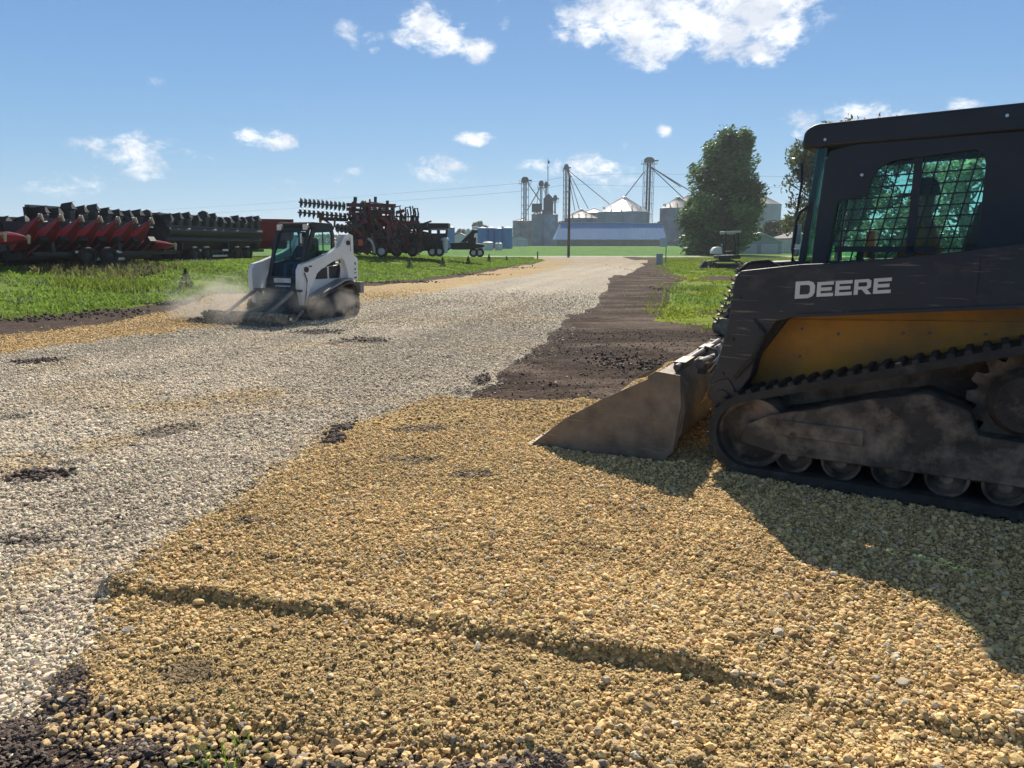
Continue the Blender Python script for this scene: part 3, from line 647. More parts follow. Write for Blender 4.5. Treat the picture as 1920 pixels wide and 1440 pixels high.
def person(label, loc, rz, shirt_mat, hair_mat, sc=1., cat='person'):
    """seated operator, hands on the control levers; one skinned body, clothes and cap as children"""
    def skin(name, J, E_, mat, parent, lvl=2):
        me = bpy.data.meshes.new(name); names = list(J); me.from_pydata([tuple(Vector(J[k][:3]) * sc) for k in names], [(names.index(a), names.index(b)) for a, b in E_], []); me.update()
        me.materials.append(mat); o = bpy.data.objects.new(name, me); C.objects.link(o)
        if parent: o.parent = parent
        md = o.modifiers.new('skin', 'SKIN'); md.use_smooth_shade = True
        sv = me.skin_vertices[0].data if me.skin_vertices else None
        if sv is None:
            bm = bmesh.new(); bm.from_mesh(me); bm.verts.layers.skin.verify(); bm.to_mesh(me); bm.free(); sv = me.skin_vertices[0].data
        for i, k in enumerate(names):
            r = J[k][3]; r2 = J[k][4] if len(J[k]) > 4 else r
            sv[i].radius = (r * sc, r2 * sc); sv[i].use_root = (i == 0)
        sb = o.modifiers.new('subsurf', 'SUBSURF'); sb.levels = lvl; sb.render_levels = lvl; return o
    J = {'pelvis': (0, 0, .10, .13, .11), 'waist': (0, 0, .27, .12, .10), 'chest': (.01, 0, .44, .15, .11), 'neck': (.02, 0, .58, .055), 'skull0': (.045, 0, .68, .078, .085), 'skull1': (.035, 0, .79, .085, .095), 'top': (.03, 0, .855, .045)}
    E_ = [('pelvis', 'waist'), ('waist', 'chest'), ('chest', 'neck'), ('neck', 'skull0'), ('skull0', 'skull1'), ('skull1', 'top')]
    for sgn, s_ in ((1, 'l'), (-1, 'r')):
        J.update({'sh' + s_: (.01, sgn * .19, .51, .055), 'el' + s_: (.14, sgn * .26, .25, .042), 'wr' + s_: (.37, sgn * .22, .27, .028), 'pa' + s_: (.44, sgn * .215, .285, .030, .018),
                  'hi' + s_: (.06, sgn * .10, .07, .085), 'kn' + s_: (.47, sgn * .14, .12, .060), 'an' + s_: (.55, sgn * .13, -.30, .042), 'to' + s_: (.72, sgn * .14, -.35, .035)})
        E_ += [('chest', 'sh' + s_), ('sh' + s_, 'el' + s_), ('el' + s_, 'wr' + s_), ('wr' + s_, 'pa' + s_), ('pelvis', 'hi' + s_), ('hi' + s_, 'kn' + s_), ('kn' + s_, 'an' + s_), ('an' + s_, 'to' + s_)]
        for f_ in range(4):
            yy_ = sgn * (.215 - .024 + .016 * f_); J['f%d%s' % (f_, s_)] = (.478, yy_, .287, .0095); J['g%d%s' % (f_, s_)] = (.50, yy_, .262 + .002 * f_, .0085); J['h%d%s' % (f_, s_)] = (.482, yy_, .242, .0075)
            E_ += [('pa' + s_, 'f%d%s' % (f_, s_)), ('f%d%s' % (f_, s_), 'g%d%s' % (f_, s_)), ('g%d%s' % (f_, s_), 'h%d%s' % (f_, s_))]
        J['t0' + s_] = (.425, sgn * .180, .272, .011); J['t1' + s_] = (.455, sgn * .170, .255, .009); E_ += [('pa' + s_, 't0' + s_), ('t0' + s_, 't1' + s_)]
    o = skin('person', J, E_, skin_m, None); o.location = loc; o.rotation_euler = (0, 0, rz); tag(o, label, cat)
    S = {'a': (0, 0, .10, .15, .13), 'b': (0, 0, .27, .142, .12), 'c': (.01, 0, .44, .17, .13), 'd': (.015, 0, .54, .085)}
    ES = [('a', 'b'), ('b', 'c'), ('c', 'd')]
    for sgn, s_ in ((1, 'l'), (-1, 'r')):
        S.update({'s' + s_: (.01, sgn * .195, .51, .075), 'e' + s_: (.14, sgn * .262, .25, .062), 'w' + s_: (.30, sgn * .235, .262, .045)}); ES += [('c', 's' + s_), ('s' + s_, 'e' + s_), ('e' + s_, 'w' + s_)]
    skin('shirt', S, ES, shirt_mat, o)
    T = {'a': (0, 0, .08, .15, .13)}; ET = []
    for sgn, s_ in ((1, 'l'), (-1, 'r')):
        T.update({'h' + s_: (.07, sgn * .10, .07, .10), 'k' + s_: (.475, sgn * .14, .12, .078), 'n' + s_: (.545, sgn * .13, -.25, .062)}); ET += [('a', 'h' + s_), ('h' + s_, 'k' + s_), ('k' + s_, 'n' + s_)]
    skin('trousers', T, ET, jean_m, o)
    cp_ = MB().lathe([(0, .905), (.05, .90), (.085, .865), (.100, .80), (.101, .775)], (.03, 0, 0), 20); cp_.v = [tuple(Vector(v) * sc) for v in cp_.v]
    cp_.box((.145 * sc, 0, .785 * sc), (.10 * sc, .15 * sc, .012 * sc)); cp_.build('cap', cap_m, o, bevel=.004)
    for sgn in (1, -1):
        for nm_, a_ in (('eye', ([(0, -.012), (.009, -.007), (.012, 0), (.009, .007), (0, .012)], (.118, sgn * .032, .755), 10)), ('ear', ([(0, -.02), (.012, -.014), (.016, 0), (.012, .014), (0, .02)], (.035, sgn * .092, .74), 10))):
            q_ = MB().lathe(*a_); q_.v = [tuple(Vector(v) * sc) for v in q_.v]; q_.build(nm_, skin_m if nm_ == 'ear' else cap_m, o)
    for nm_, q_ in (('nose', MB().prism([(.11, .75), (.148, .705), (.11, .70)], -.014, .014)), ('mouth', MB().box((.122, 0, .672), (.012, .045, .009)))):
        q_.v = [tuple(Vector(v) * sc) for v in q_.v]; q_.build(nm_, skin_m, o, bevel=.002)
    return o

# ------------------------------------------------------------ the black compact track loader at right
def black_loader():
    rt = empty('track_loader', (2.499, 5.098, .045), R(146.69), 'large dirty black and yellow track loader with DEERE on its arm', 'track loader')
    # hull
    hull = chamfer([(.67, .30), (.70, .60), (.44, 1.0), (.36, 1.06), (-.3, 1.12), (-1.95, 1.25), (-2.05, .55), (-1.9, .35)], .03)
    bd_ = MB().prism(hull, -.60, -.54).prism(hull, .54, .60).box((-.7, 0, .48), (2.4, 1.08, .26)); bd_.box((-1.6, 0, .95), (.75, 1.08, .6)); bd_.build('body', yellow, rt, bevel=.006)
    for s_ in (1, -1):
        MB().prism([(.43, .96), (.45, .975), (-1.0, 1.04), (-1.0, 1.02)], s_ * .601, s_ * .612).build('panel_lip', yellow, rt)
        for (bx_, bz_) in ((.36, .92), (.36, .74), (.14, .90), (-.22, .93), (-.36, .94), (-.64, .95)): MB().cyl((bx_, s_ * .60, bz_), (bx_, s_ * .61, bz_), .009, n=8).build('bolt', steel_d, rt)
    MB().prism([(.76, .28), (.78, .42), (.66, .44), (.66, .28)], -.55, .55).box((.80, 0, .62), (.16, .9, .05)).box((.74, .3, .5), (.12, .05, .3)).box((.74, -.3, .5), (.12, .05, .3)).build('front_frame', black, rt, bevel=.006)
    for s_ in (1, -1):
        fd = MB().prism([(.44, .985), (.475, 1.0), (.735, .60), (.70, .585)], s_ * .585, s_ * .66).build('fender_edge', black, rt)
    # lift arms
    top = [(.735, 1.245), (.70, 1.29), (.34, 1.335), (.04, 1.352), (-.49, 1.42), (-.90, 1.475), (-1.5, 1.60), (-2.0, 1.66)]
    bot = [(-2.05, 1.2), (-1.5, 1.19), (-.81, 1.13), (-.26, 1.08), (.33, 1.02), (.46, .985), (.52, .88), (.575, .75), (.60, .62), (.70, .45), (.80, .40), (.88, .46), (.86, .56), (.80, .78), (.76, 1.0)]
    for s_ in (1, -1):
        a = MB().prism(top + bot, s_ * .70, s_ * .85).build('lift_arm', arm_m, rt, bevel=.008)
        if s_ == 1:
            g = MB(); ux, uz = -1, .094
            glyphs(g, 'D', .362, 1.127, ux, uz, .113, .104, .8505, .8535, .018)
            glyphs(g, 'EERE', .362 - .125, 1.127 + .0165, ux, uz, .092, .088, .8505, .8535, .0105)
            g.build('lettering', white_m, a, smooth=0)
        rib = MB().beam((.34, s_ * .856, 1.025), (-1.5, s_ * .856, 1.20), .010, .020); rib.build('arm_rib', arm_m, a)
        for (bx_, bz_) in ((.66, 1.24), (.70, 1.12), (.73, .85), (.78, .62), (-.62, 1.36), (-.62, 1.20), (-.80, 1.40), (-.80, 1.19)):
            MB().cyl((bx_, s_ * .85, bz_), (bx_, s_ * .862, bz_), .011, n=6).build('bolt', black, a)
        MB().prism(chamfer([(.835, .42), (.84, .56), (.74, .60), (.69, .52), (.72, .43)], .02), s_ * .851, s_ * .862).build('boss_plate', black, a, bevel=.003)
        MB().prism([(-.55, 1.16), (-.55, 1.39), (-.58, 1.39), (-.58, 1.16)], s_ * .851, s_ * .857).build('weld_strap', arm_m, a)
        pin = MB().cyl((.775, s_ * .70, .475), (.775, s_ * .872, .475), .045).build('pin', black, a, bevel=.004)
        hose = MB().tube([(.60, s_ * .845, .99), (.52, s_ * .875, .90), (.60, s_ * .88, .72), (.70, s_ * .87, .60)], .012); hose.build('hose', rubber, a)
    lk = MB().cyl((.79, -.70, .46), (.79, .70, .46), .05); lk.build('cross_tube', black, rt)
    # undercarriage
    for s_ in (1, -1):
        ya, yb = s_ * .52, s_ * .95
        circ = [(.56, .262, .262), (-.87, .615, .325), (-1.35, .262, .262)]
        tk = make_track(rt, circ, ya, yb, rubber)
        fr = MB().prism(chamfer([(.63, .20), (.60, .31), (.45, .40), (.18, .47), (-.10, .56), (-.40, .63), (-.62, .55), (-.66, .42), (-1.3, .40), (-1.3, .17), (.40, .155)], .03), s_ * .60, s_ * .915)
        fr.box((.15, s_ * .925, .33), (.5, .02, .10)); fr.cyl((-.2, s_ * .90, .50), (-.2, s_ * .93, .50), .035); fr.cyl((.30, s_ * .90, .30), (.30, s_ * .935, .30), .03)
        fr.build('track_frame', dusty, rt, bevel=.015)
        for cx_, cz_, r_, nm in ((.56, .262, .225, 'idler'), (-1.35, .262, .225, 'idler'), (.30, .155, .115, 'roller'), (.02, .155, .115, 'roller'), (-.26, .155, .115, 'roller'), (-.54, .155, .115, 'roller'), (-.82, .155, .115, 'roller'), (-1.08, .155, .115, 'roller')):
            wl = MB(); lo, hi = sorted((s_ * .60, s_ * .895)); wheel_disc(wl, cx_, cz_, r_, lo, hi); wl.build(nm, dusty, rt)
        sp = MB(); n = 15; ro, ri = .285, .235; pts = []
        for k in range(n):
            t = 2 * math.pi * k / n
            for dt, rr in ((0, ro), (.09, ro), (.15, ri + .01), (.21, ri), (.27, ri + .01), (.33, ro)): pts.append((-.87 + rr * math.cos(t + dt), .615 + rr * math.sin(t + dt)))
        sp.prism(pts, s_ * .70, s_ * .76); sp.build('sprocket', dusty, rt)
        hb = MB(); lo, hi = sorted((s_ * .76, s_ * .90)); hb.lathe([(0, lo), (.17, lo), (.19, lo + .03), (.165, hi - .03), (.15, hi), (0, hi)], (-.87, 0, .615), 32, 'y')
        for k in range(9):
            t = 2 * math.pi * k / 9; hb.cyl((-.87 + .12 * math.cos(t), s_ * .89, .615 + .12 * math.sin(t)), (-.87 + .12 * math.cos(t), s_ * .915, .615 + .12 * math.sin(t)), .016, n=6)
        hb.build('hub', dusty, rt)
    MB().prism([(.60, .18), (.62, .42), (.50, .50), (-.55, .86), (-1.2, .86), (-1.9, .5), (-1.9, .2)], -.605, .605).build('undercarriage_plate', dusty, rt)
    # cab
    cab = MB().prism(chamfer([(.47, 1.99 + .06), (.46, 2.16), (.40, 2.20), (-1.15, 2.235), (-1.25, 2.14), (-1.25, 2.08), (.30, 2.06)], .03), -.47, .47).build('cab_roof', cabm, rt, bevel=.015)
    win = chamfer([(.215, 1.385), (.20, 1.72), (.055, 1.755), (.035, 1.865), (-.05, 1.96), (-.50, 2.005), (-.545, 1.96), (-.545, 1.30), (-.3, 1.27), (.215, 1.24)], .03)
    win = [(.285, 1.20), (.235, 1.70), (.22, 1.725), (.075, 1.745), (.055, 1.765), (.04, 1.86), (.01, 1.91), (-.06, 1.95), (-.49, 1.99), (-.53, 1.96), (-.545, 1.90), (-.545, 1.20)]
    outr = [(.37, 1.20), (.345, 1.70), (.34, 1.76), (.335, 1.82), (.33, 1.88), (.325, 1.95), (.30, 2.03), (.10, 2.075), (-.60, 2.095), (-.95, 2.10), (-1.05, 2.0), (-1.05, 1.20)]
    win2 = [(.35, 1.20), (.335, 1.65), (.325, 1.70), (.315, 1.78), (.31, 1.86), (.28, 1.93), (.2, 2.0), (-.3, 2.03), (-.85, 2.03), (-.92, 1.98), (-.93, 1.9), (-.93, 1.20)]
    for s_ in (1, -1):
        sd = MB().ring(outr, win if s_ > 0 else win2, s_ * .425, s_ * .45).build('cab_side', cabm, rt, bevel=.004)
        gr = MB()
        def inside(x, z):
            r_ = False; n = len(win)
            for i in range(n):
                x0, z0 = win[i]; x1, z1 = win[(i + 1) % n]
                if (z0 > z) != (z1 > z) and x < (x1 - x0) * (z - z0) / (z1 - z0) + x0: r_ = not r_
            return r_
        def strip(p, q):
            N = 60; run = None
            for k in range(N + 1):
                a_ = Vector(p).lerp(Vector(q), k / N); ins = inside(a_.x, a_.y)
                if ins and run is None: run = a_.copy()
                if (not ins or k == N) and run is not None:
                    if (a_ - run).length > .02: gr.beam((run.x, s_ * .437, run.y), (a_.x, s_ * .437, a_.y), .008, .0085)
                    run = None
        for k in range(-4, 17 if s_ > 0 else -4): strip((.30 - k * .066, 1.16), (.30 - k * .066 - .16, 2.05))
        for k in range(14 if s_ > 0 else 0): strip((.3, 1.215 + k * .064), (-.6, 1.215 + k * .064 + .03))
        if s_ > 0:
            gr.build('window_grille', cabm, sd, smooth=0)
            MB().box((-.05, s_ * .437, 1.425), (.56, .014, .035)).box((-.20, s_ * .437, 1.62), (.045, .014, .74)).build('window_bar', cabm, sd)
        MB().box((-.14, s_ * .415, 1.6), (.90, .006, .86)).build('side_glass', glass, sd, smooth=0)
        MB().prism([(.395, 1.36), (.455, 1.33), (.425, 1.60), (.39, 2.06), (.315, 2.06), (.345, 1.85), (.36, 1.55)], s_ * .428, s_ * .434).build('quarter_glass', glass2, sd, smooth=0)
        for (bx_, bz_) in ((.10, 1.875), (-.62, 2.16), (.33, 2.10)):
            MB().cyl((bx_, s_ * .45, bz_), (bx_, s_ * .478, bz_), .009, n=12).build('bolt', bolt_m, sd)
    MB().box((-1.03, 0, 1.62), (.04, .85, .86)).build('cab_rear', cabm, rt)
    MB().box((-.30, 0, .64), (1.4, 1.06, .03)).box((-.50, 0, .88), (.6, .80, .44)).build('cab_floor', cabm, rt)
    # front door and frame
    dr = MB()
    outf = [(-.44, 1.02), (.44, 1.02), (.44, 1.6), (.42, 2.07), (-.42, 2.07), (-.44, 1.6)]; inf = [(-.38, 1.10), (.38, 1.10), (.385, 1.6), (.36, 2.02), (-.36, 2.02), (-.385, 1.6)]
    dr.ring(outf, inf, 0, .035, 'x'); dr.v = [(v[0] + .445 - (v[2] - 1.02) * .10, v[1], v[2]) for v in dr.v]
    d_ = dr.build('door', cabm, rt, bevel=.004)
    gl = MB().prism([(-.385, 1.1), (.385, 1.1), (.385, 1.6), (.36, 2.02), (-.36, 2.02), (-.385, 1.6)], .012, .02, 'x'); gl.v = [(v[0] + .445 - (v[2] - 1.02) * .10, v[1], v[2]) for v in gl.v]
    gl.build('windscreen', glass2, d_, smooth=0)
    MB().tube([(.40, .455, 1.70), (.455, .46, 1.66), (.475, .46, 1.60), (.485, .46, 1.42), (.48, .46, 1.35), (.44, .455, 1.325)], .011).build('grab_handle', cabm, rt)
    MB().tube([(.50, .30, 1.98), (.485, .33, 1.85), (.50, .36, 1.60), (.51, .34, 1.42)], .009).build('wiper', cabm, d_)
    MB().box((.47, .41, 1.52), (.03, .07, .13)).box((.475, .41, 1.40), (.03, .07, .05)).build('door_latch', M('door_hardware', (.35, .36, .36), .35, .7), d_, bevel=.006)
    for s_ in (1, -1):
        MB().box((.42, s_ * .36, 2.12), (.07, .14, .07)).build('work_light', M('light_housing', (.02, .02, .02), .4), rt, bevel=.01)
        MB().tube([(.405, s_ * .452, 2.19), (.405, s_ * .462, 2.12)], .006).build('marker', bolt_m, rt)
    # seat, levers
    st_ = MB().box((-.27, 0, 1.13), (.46, .48, .10)).prism([(-.42, 1.16), (-.52, 1.16), (-.60, 1.70), (-.52, 1.71)], -.21, .21); st_.build('seat', seat_m, rt, bevel=.03)
    for s_ in (1, -1): MB().tube([(.06, s_ * .24, .95), (.09, s_ * .23, 1.25), (.11, s_ * .22, 1.36)], .012).box((.11, s_ * .22, 1.39), (.04, .04, .10)).build('control_lever', seat_m, rt)
    MB().box((.13, -.33, 1.42), (.06, .10, .26)).build('control_panel', M('orange_panel', (.55, .20, .06), .5), rt, bevel=.01)
    # front steps and hoses above the frame
    MB().prism([(.55, 1.22), (.83, 1.245), (.86, 1.30), (.80, 1.33), (.55, 1.34)], -.42, .40).build('step_plate', cabm, rt, bevel=.01)
    hs = MB().tube([(.50, .5, 1.28), (.62, .52, 1.345), (.74, .54, 1.33), (.80, .55, 1.28)], .012).tube([(.52, .55, 1.30), (.60, .6, 1.35), (.70, .64, 1.34)], .010); hs.build('hose', rubber, rt)
    MB().prism([(.735, .30), (.62, .49), (.63, .60), (.79, .36)], .56, .60).build('frame_gusset', steel, rt)
    MB().prism([(.735, .30), (.62, .49), (.63, .60), (.79, .36)], -.60, -.56).build('frame_gusset', steel, rt)
    # tilt cylinders
    for s_ in (1, -1):
        MB().cyl((.62, s_ * .50, 1.05), (.86, s_ * .50, .74), .045).build('cylinder_barrel', black, rt); MB().cyl((.86, s_ * .50, .74), (.99, s_ * .50, .57), .022).build('cylinder_rod', steel, rt)
    # quick coupler: two uprights, plate, bars and pins
    cq = MB().box((.915, .42, .34), (.09, .16, .46)).box((.915, -.42, .34), (.09, .16, .46)).box((.90, 0, .52), (.05, .9, .07)).box((.90, 0, .16), (.05, .9, .08))
    cq.build('coupler', M('coupler_tan', (.30, .20, .10), .6, .2, .2, 8, .3, 40, ((.2, .15, .1), .4, 6)), rt, bevel=.006)
    for s_ in (1, -1): MB().cyl((1.02, s_ * .30, .635), (1.02, s_ * .62, .635), .035).box((1.05, s_ * .46, .60), (.06, .05, .12)).tube([(.98, s_ * .34, .60), (1.0, s_ * .34, .70), (1.08, s_ * .36, .72)], .012).build('coupler_lever', steel_d, rt, bevel=.004)
    # bucket: curved sheet, two side plates with cutters, cutting edge
    prof = [(2.10, .0), (1.60, .006), (1.20, .03), (1.08, .09), (1.02, .20), (1.00, .36), (1.03, .50), (1.10, .585), (1.20, .60)]
    inn = [(2.10, .015), (1.60, .022), (1.21, .047), (1.096, .10), (1.038, .205), (1.018, .355), (1.046, .49), (1.108, .567), (1.20, .582)]
    bk = MB().prism(prof + inn[::-1], -.93, .93).build('bucket', bucket_m, rt)
    rb = Matrix.Rotation(R(8), 4, 'Z'); pv_ = Vector((1.1, .93, 0)); bk.matrix_basis = Matrix.Translation(pv_ - rb @ pv_) @ rb
    for s_ in (1, -1):
        sp_ = chamfer([(2.12, .0), (1.55, -.002), (1.14, .0), (1.045, .12), (1.01, .36), (1.05, .555), (1.18, .612), (1.25, .56), (1.55, .405), (1.85, .225)], .02)
        MB().prism(sp_, s_ * .93, s_ * .948).build('side_plate', bucket_m, bk, bevel=.003)
        MB().prism([(1.02, .40), (1.035, .60), (1.20, .618), (1.255, .58), (1.17, .03), (1.13, .0), (1.06, .08)], s_ * .949, s_ * .965).build('side_gusset', steel if s_ < 0 else bucket_m, bk, bevel=.003)
    MB().box((2.03, 0, -.008), (.26, 1.90, .018)).build('cutting_edge', bucket_m, bk)
    MB().cyl((1.10, -.80, .625), (1.10, .80, .625), .022).box((1.1, .55, .63), (.08, .30, .04)).box((1.1, -.25, .63), (.08, .24, .04)).build('top_bar', steel_d, bk)
    return rt
bl = black_loader()
def in_loader(o_root, x, y, z): 
    return o_root.matrix_basis @ Vector((x, y, z))
bpy.context.view_layer.update()
person('person seated in the cab of the large black loader, dark cap and orange sleeves', in_loader(bl, -.24, .02, 1.10), R(146.69), orange_m, cap_m, .86)

# ------------------------------------------------------------ the white compact track loader
wht = M('white_paint', (.72, .73, .74), .38, 0, .04, 5, .03, 40, ((.35, .30, .24), .22, 4)); dk = M('charcoal_frame', (.022, .023, .026), .5, 0, .2, 6, .1, 50, ((.14, .12, .10), .22, 4))
wrub = M('dusty_rubber', (.035, .034, .033), .8, 0, .2, 9, .3, 40, ((.17, .155, .13), .5, 5)); red_d = M('red_decal', (.5, .03, .02), .5)
def white_loader():
    rt = empty('track_loader', (-4.385, 15.768, 0), R(-119), 'small white track loader with closed dark cab raising dust on the gravel road', 'track loader')
    for s_ in (1, -1):
        a_, b_ = s_ * .50, s_ * .85
        make_track(rt, [(.545, .215, .215), (-.54, .50, .235), (-.60, .20, .19)], a_, b_, wrub, .09, .04, .02)
        f_ = MB().prism(chamfer([(.62, .18), (.55, .30), (.30, .40), (-.25, .55), (-.60, .58), (-.68, .40), (-.66, .16), (.5, .14)], .04), s_ * .56, s_ * .825); f_.build('track_frame', wrub, rt, bevel=.02)
        for cx_, r_ in ((.545, .165), (-.60, .15), (.25, .10), (0, .10), (-.28, .10)): wl = MB(); lo, hi = sorted((s_ * .58, s_ * .84)); wheel_disc(wl, cx_, r_ + .05, r_, lo, hi); wl.build('roller', dk, rt)
        # fender over the track with lit top
        MB().prism([(.62, .475), (.42, .50), (-.36, .775), (-.62, .80), (-.62, .765), (-.38, .74), (.42, .455), (.62, .44)], s_ * .56, s_ * .83).build('fender', wht if False else M('grey_fender', (.30, .30, .31), .5, .2, .1, 8), rt, bevel=.006)
        # arms
        arm = [(.60, 1.14), (.50, 1.16), (-.10, 1.34), (-.38, 1.46), (-.56, 1.70), (-.66, 1.72), (-.80, 1.68), (-.80, 1.28), (-.92, 1.20), (-.92, .76), (-.74, .72), (-.60, .80), (-.60, .92), (-.50, 1.16), (-.42, 1.225), (-.1, 1.13), (.20, 1.0), (.32, .92), (.42, .75), (.54, .62), (.58, .50), (.66, .22), (.72, .20), (.745, .40), (.81, .66), (.79, 1.0), (.72, 1.11)]
        am = MB().prism(arm, s_ * .60, s_ * .72).build('lift_arm', wht, rt, bevel=.008)
        MB().cyl((.63, s_ * .73, 1.01), (.63, s_ * .75, 1.01), .055).build('pivot_cap', dk, am); MB().cyl((-.62, s_ * .73, 1.53), (-.62, s_ * .75, 1.53), .05).build('pivot_cap', dk, am)
        MB().box((.50, s_ * .7215, 1.07), (.09, .002, .028)).build('decal', dk, am)
        for (dz_, dw_, dh_) in ((1.10, .035, .06), (.98, .04, .04), (.90, .07, .02), (.80, .08, .035)): MB().box((-.83, s_ * .7215, dz_), (dw_, .002, dh_)).build('decal', dk, am)
        MB().box((-.70, s_ * .7215, 1.50), (.012, .002, .28)).build('stripe', dk, am)
        MB().cyl((-.45, s_ * .56, .85), (-.70, s_ * .56, 1.50), .04).build('lift_cylinder', dk, rt)
        MB().tube([(.70, s_ * .745, .95), (.64, s_ * .75, .80), (.68, s_ * .75, .55), (.72, s_ * .74, .35)], .012).build('hose', dk, am)
        # side body panel
        MB().prism([(.58, .46), (.55, .80), (.40, .98), (-.30, 1.06), (-.78, 1.10), (-.85, .74), (-.60, .60)], s_ * .50, s_ * .555).build('side_panel', wht, rt, bevel=.006)
        MB().prism([(.28, .80), (.22, .90), (.05, 1.00), (-.14, 1.04), (-.14, .80)], s_ * .556, s_ * .562).build('vent', dk, rt); MB().prism([(-.20, .80), (-.20, 1.04), (-.50, 1.07), (-.56, .95), (-.50, .80)], s_ * .556, s_ * .562).build('vent', dk, rt)
    MB().prism([(.55, .30), (.55, .60), (-.80, .75), (-.92, .70), (-.92, .30)], -.50, .50).build('body', dk, rt, bevel=.01)
    MB().prism([(-.50, .74), (-.50, 1.12), (-.98, 1.12), (-1.04, .80)], -.61, .61).box((-.99, 0, .62), (.10, 1.1, .20)).build('engine_hood', wht, rt, bevel=.02)
    MB().box((-1.06, .62, .58), (.12, .16, .24)).build('rear_bumper', M('bumper_grey', (.22, .22, .22), .6), rt, bevel=.01)
    # cab
    roof = MB().prism(chamfer([(.16, 1.83), (.19, 1.90), (.12, 1.945), (-.38, 1.93), (-.50, 1.87), (-.52, 1.80), (.05, 1.80)], .02), -.47, .47).build('cab_roof', dk, rt, bevel=.02)
    for s_ in (1, -1):
        o_ = [(.50, .60), (.45, 1.0), (.15, 1.80), (-.46, 1.82), (-.50, 1.70), (-.50, 1.0), (-.50, .60), (0, .60)]
        i_ = [(.36, 1.12), (.32, 1.22), (.06, 1.73), (-.38, 1.75), (-.42, 1.68), (-.40, 1.38), (-.38, 1.33), (.1, 1.16)]
        sd = MB().ring(o_, i_, s_ * .44, s_ * .475).build('cab_side', dk, rt, bevel=.006)
        MB().prism([(.36, 1.12), (.32, 1.22), (.06, 1.73), (-.38, 1.75), (-.42, 1.68), (-.40, 1.38), (-.38, 1.33), (.1, 1.16)], s_ * .452, s_ * .458).build('side_glass', glass, sd, smooth=0)
        MB().box((-.16, s_ * .46, 1.53), (.025, .01, .44)).build('window_bar', dk, sd)
        MB().box((.195, s_ * .36, 1.84), (.08, .13, .12)).build('headlight', M('headlight_lens', (.65, .62, .55), .2), rt, bevel=.015)
    fo = [(-.47, .58), (.47, .58), (.47, 1.2), (.46, 1.83), (-.46, 1.83), (-.47, 1.2)]; fi = [(-.36, .86), (.36, .86), (.38, 1.2), (.38, 1.76), (-.38, 1.76), (-.38, 1.2)]
    dr = MB().ring(fo, fi, 0, .04, 'x'); sh = lambda v: (v[0] + .55 - (v[2] - .58) * .30, v[1], v[2])
    dr.v = [sh(v) for v in dr.v]; d_ = dr.build('door', dk, rt, bevel=.006)
    g_ = MB().prism(fi, .012, .02, 'x'); g_.v = [sh(v) for v in g_.v]; g_.build('windscreen', glass_mat('dark_windscreen', (.75, .86, .87), .06), d_, smooth=0)
    MB().box((.58, .02, .78), (.02, .46, .09)).build('front_decal', M('grey_decal', (.55, .58, .62), .4), d_); MB().box((.575, .02, .665), (.02, .40, .03)).build('front_decal', M('grey_decal', (.55, .58, .62), .4), d_)
    MB().box((-.25, 0, 1.25), (.12, .44, .75)).box((-.08, 0, .92), (.40, .46, .12)).build('seat', seat_m, rt, bevel=.03)
    for y_ in (-.30, .0, .30): MB().tube([(.60, y_, .60), (.70, y_ * .9, .66), (.80, y_ * .8, .58), (.86, y_ * .8, .40)], .014).build('hydraulic_hose', dk, rt)
    MB().box((.33, .34, 1.62), (.03, .04, .20)).build('mirror', M('pale_mirror', (.6, .62, .6), .3), rt, bevel=.008)
    MB().box((-.49, 0, 1.22), (.03, .88, .30)).build('cab_rear', dk, rt)
    for s_ in (1, -1): MB().tube([(.26, s_ * .22, .75), (.26, s_ * .2, 1.0), (.27, s_ * .19, 1.12)], .012).build('control_lever', seat_m, rt)
    # attachment frame: black grille, push bars
    fr = MB().box((.80, .10, .60), (.04, 1.32, .05))
    for k in range(5): fr.box((.80 + .008 * k, .05, .50 - k * .08), (.05, .95, .028))
    fr.box((.76, .52, .36), (.06, .05, .45)).box((.76, -.42, .36), (.06, .05, .45)).build('coupler', dk, rt, bevel=.004)
    for (ya, yb) in ((-.50, -.60), (.55, .50)):
        MB().beam((.84, ya, .58), (1.58, yb, .13), .055).build('push_bar', steel, rt); MB().cyl((1.56, yb - .05, .14), (1.56, yb + .05, .14), .05).build('pin', dk, rt)
    # power rake: roller with studs and frame
    rk = MB().cyl((1.60, -1.05, .11), (1.60, 1.08, .11), .085, n=24)
    rs2 = random.Random(3)
    for k in range(420):
        t = rs2.random() * 6.283; y_ = rs2.uniform(-1.05, 1.08); r_ = .085; rk.box((1.60 + r_ * math.cos(t), y_, .12 + r_ * math.sin(t)), (rs2.uniform(.02, .05), rs2.uniform(.02, .06), rs2.uniform(.02, .05)), Matrix.Rotation(t, 3, 'Y'))
    rk.build('rake_roller', M('mud_caked_roller', (.36, .31, .24), .9, 0, .4, 10, .5, 30), rt, smooth=0)
    MB().beam((1.30, -.85, .16), (1.30, 1.0, .16), .07).beam((1.30, .95, .14), (1.62, 1.25, .14), .05).beam((.95, .90, .22), (1.62, 1.30, .10), .045).beam((1.25, -.85, .16), (1.62, -1.2, .14), .05).beam((.82, .3, .25), (1.3, .3, .16), .07).beam((.82, -.3, .25), (1.3, -.3, .16), .07).build('rake_frame', steel, rt)
    return rt
wl_ = white_loader(); bpy.context.view_layer.update()
person('person in the cab of the small white loader, dim behind the windscreen', in_loader(wl_, -.10, 0, .98), R(-119), dark_shirt, cap_m, .86)

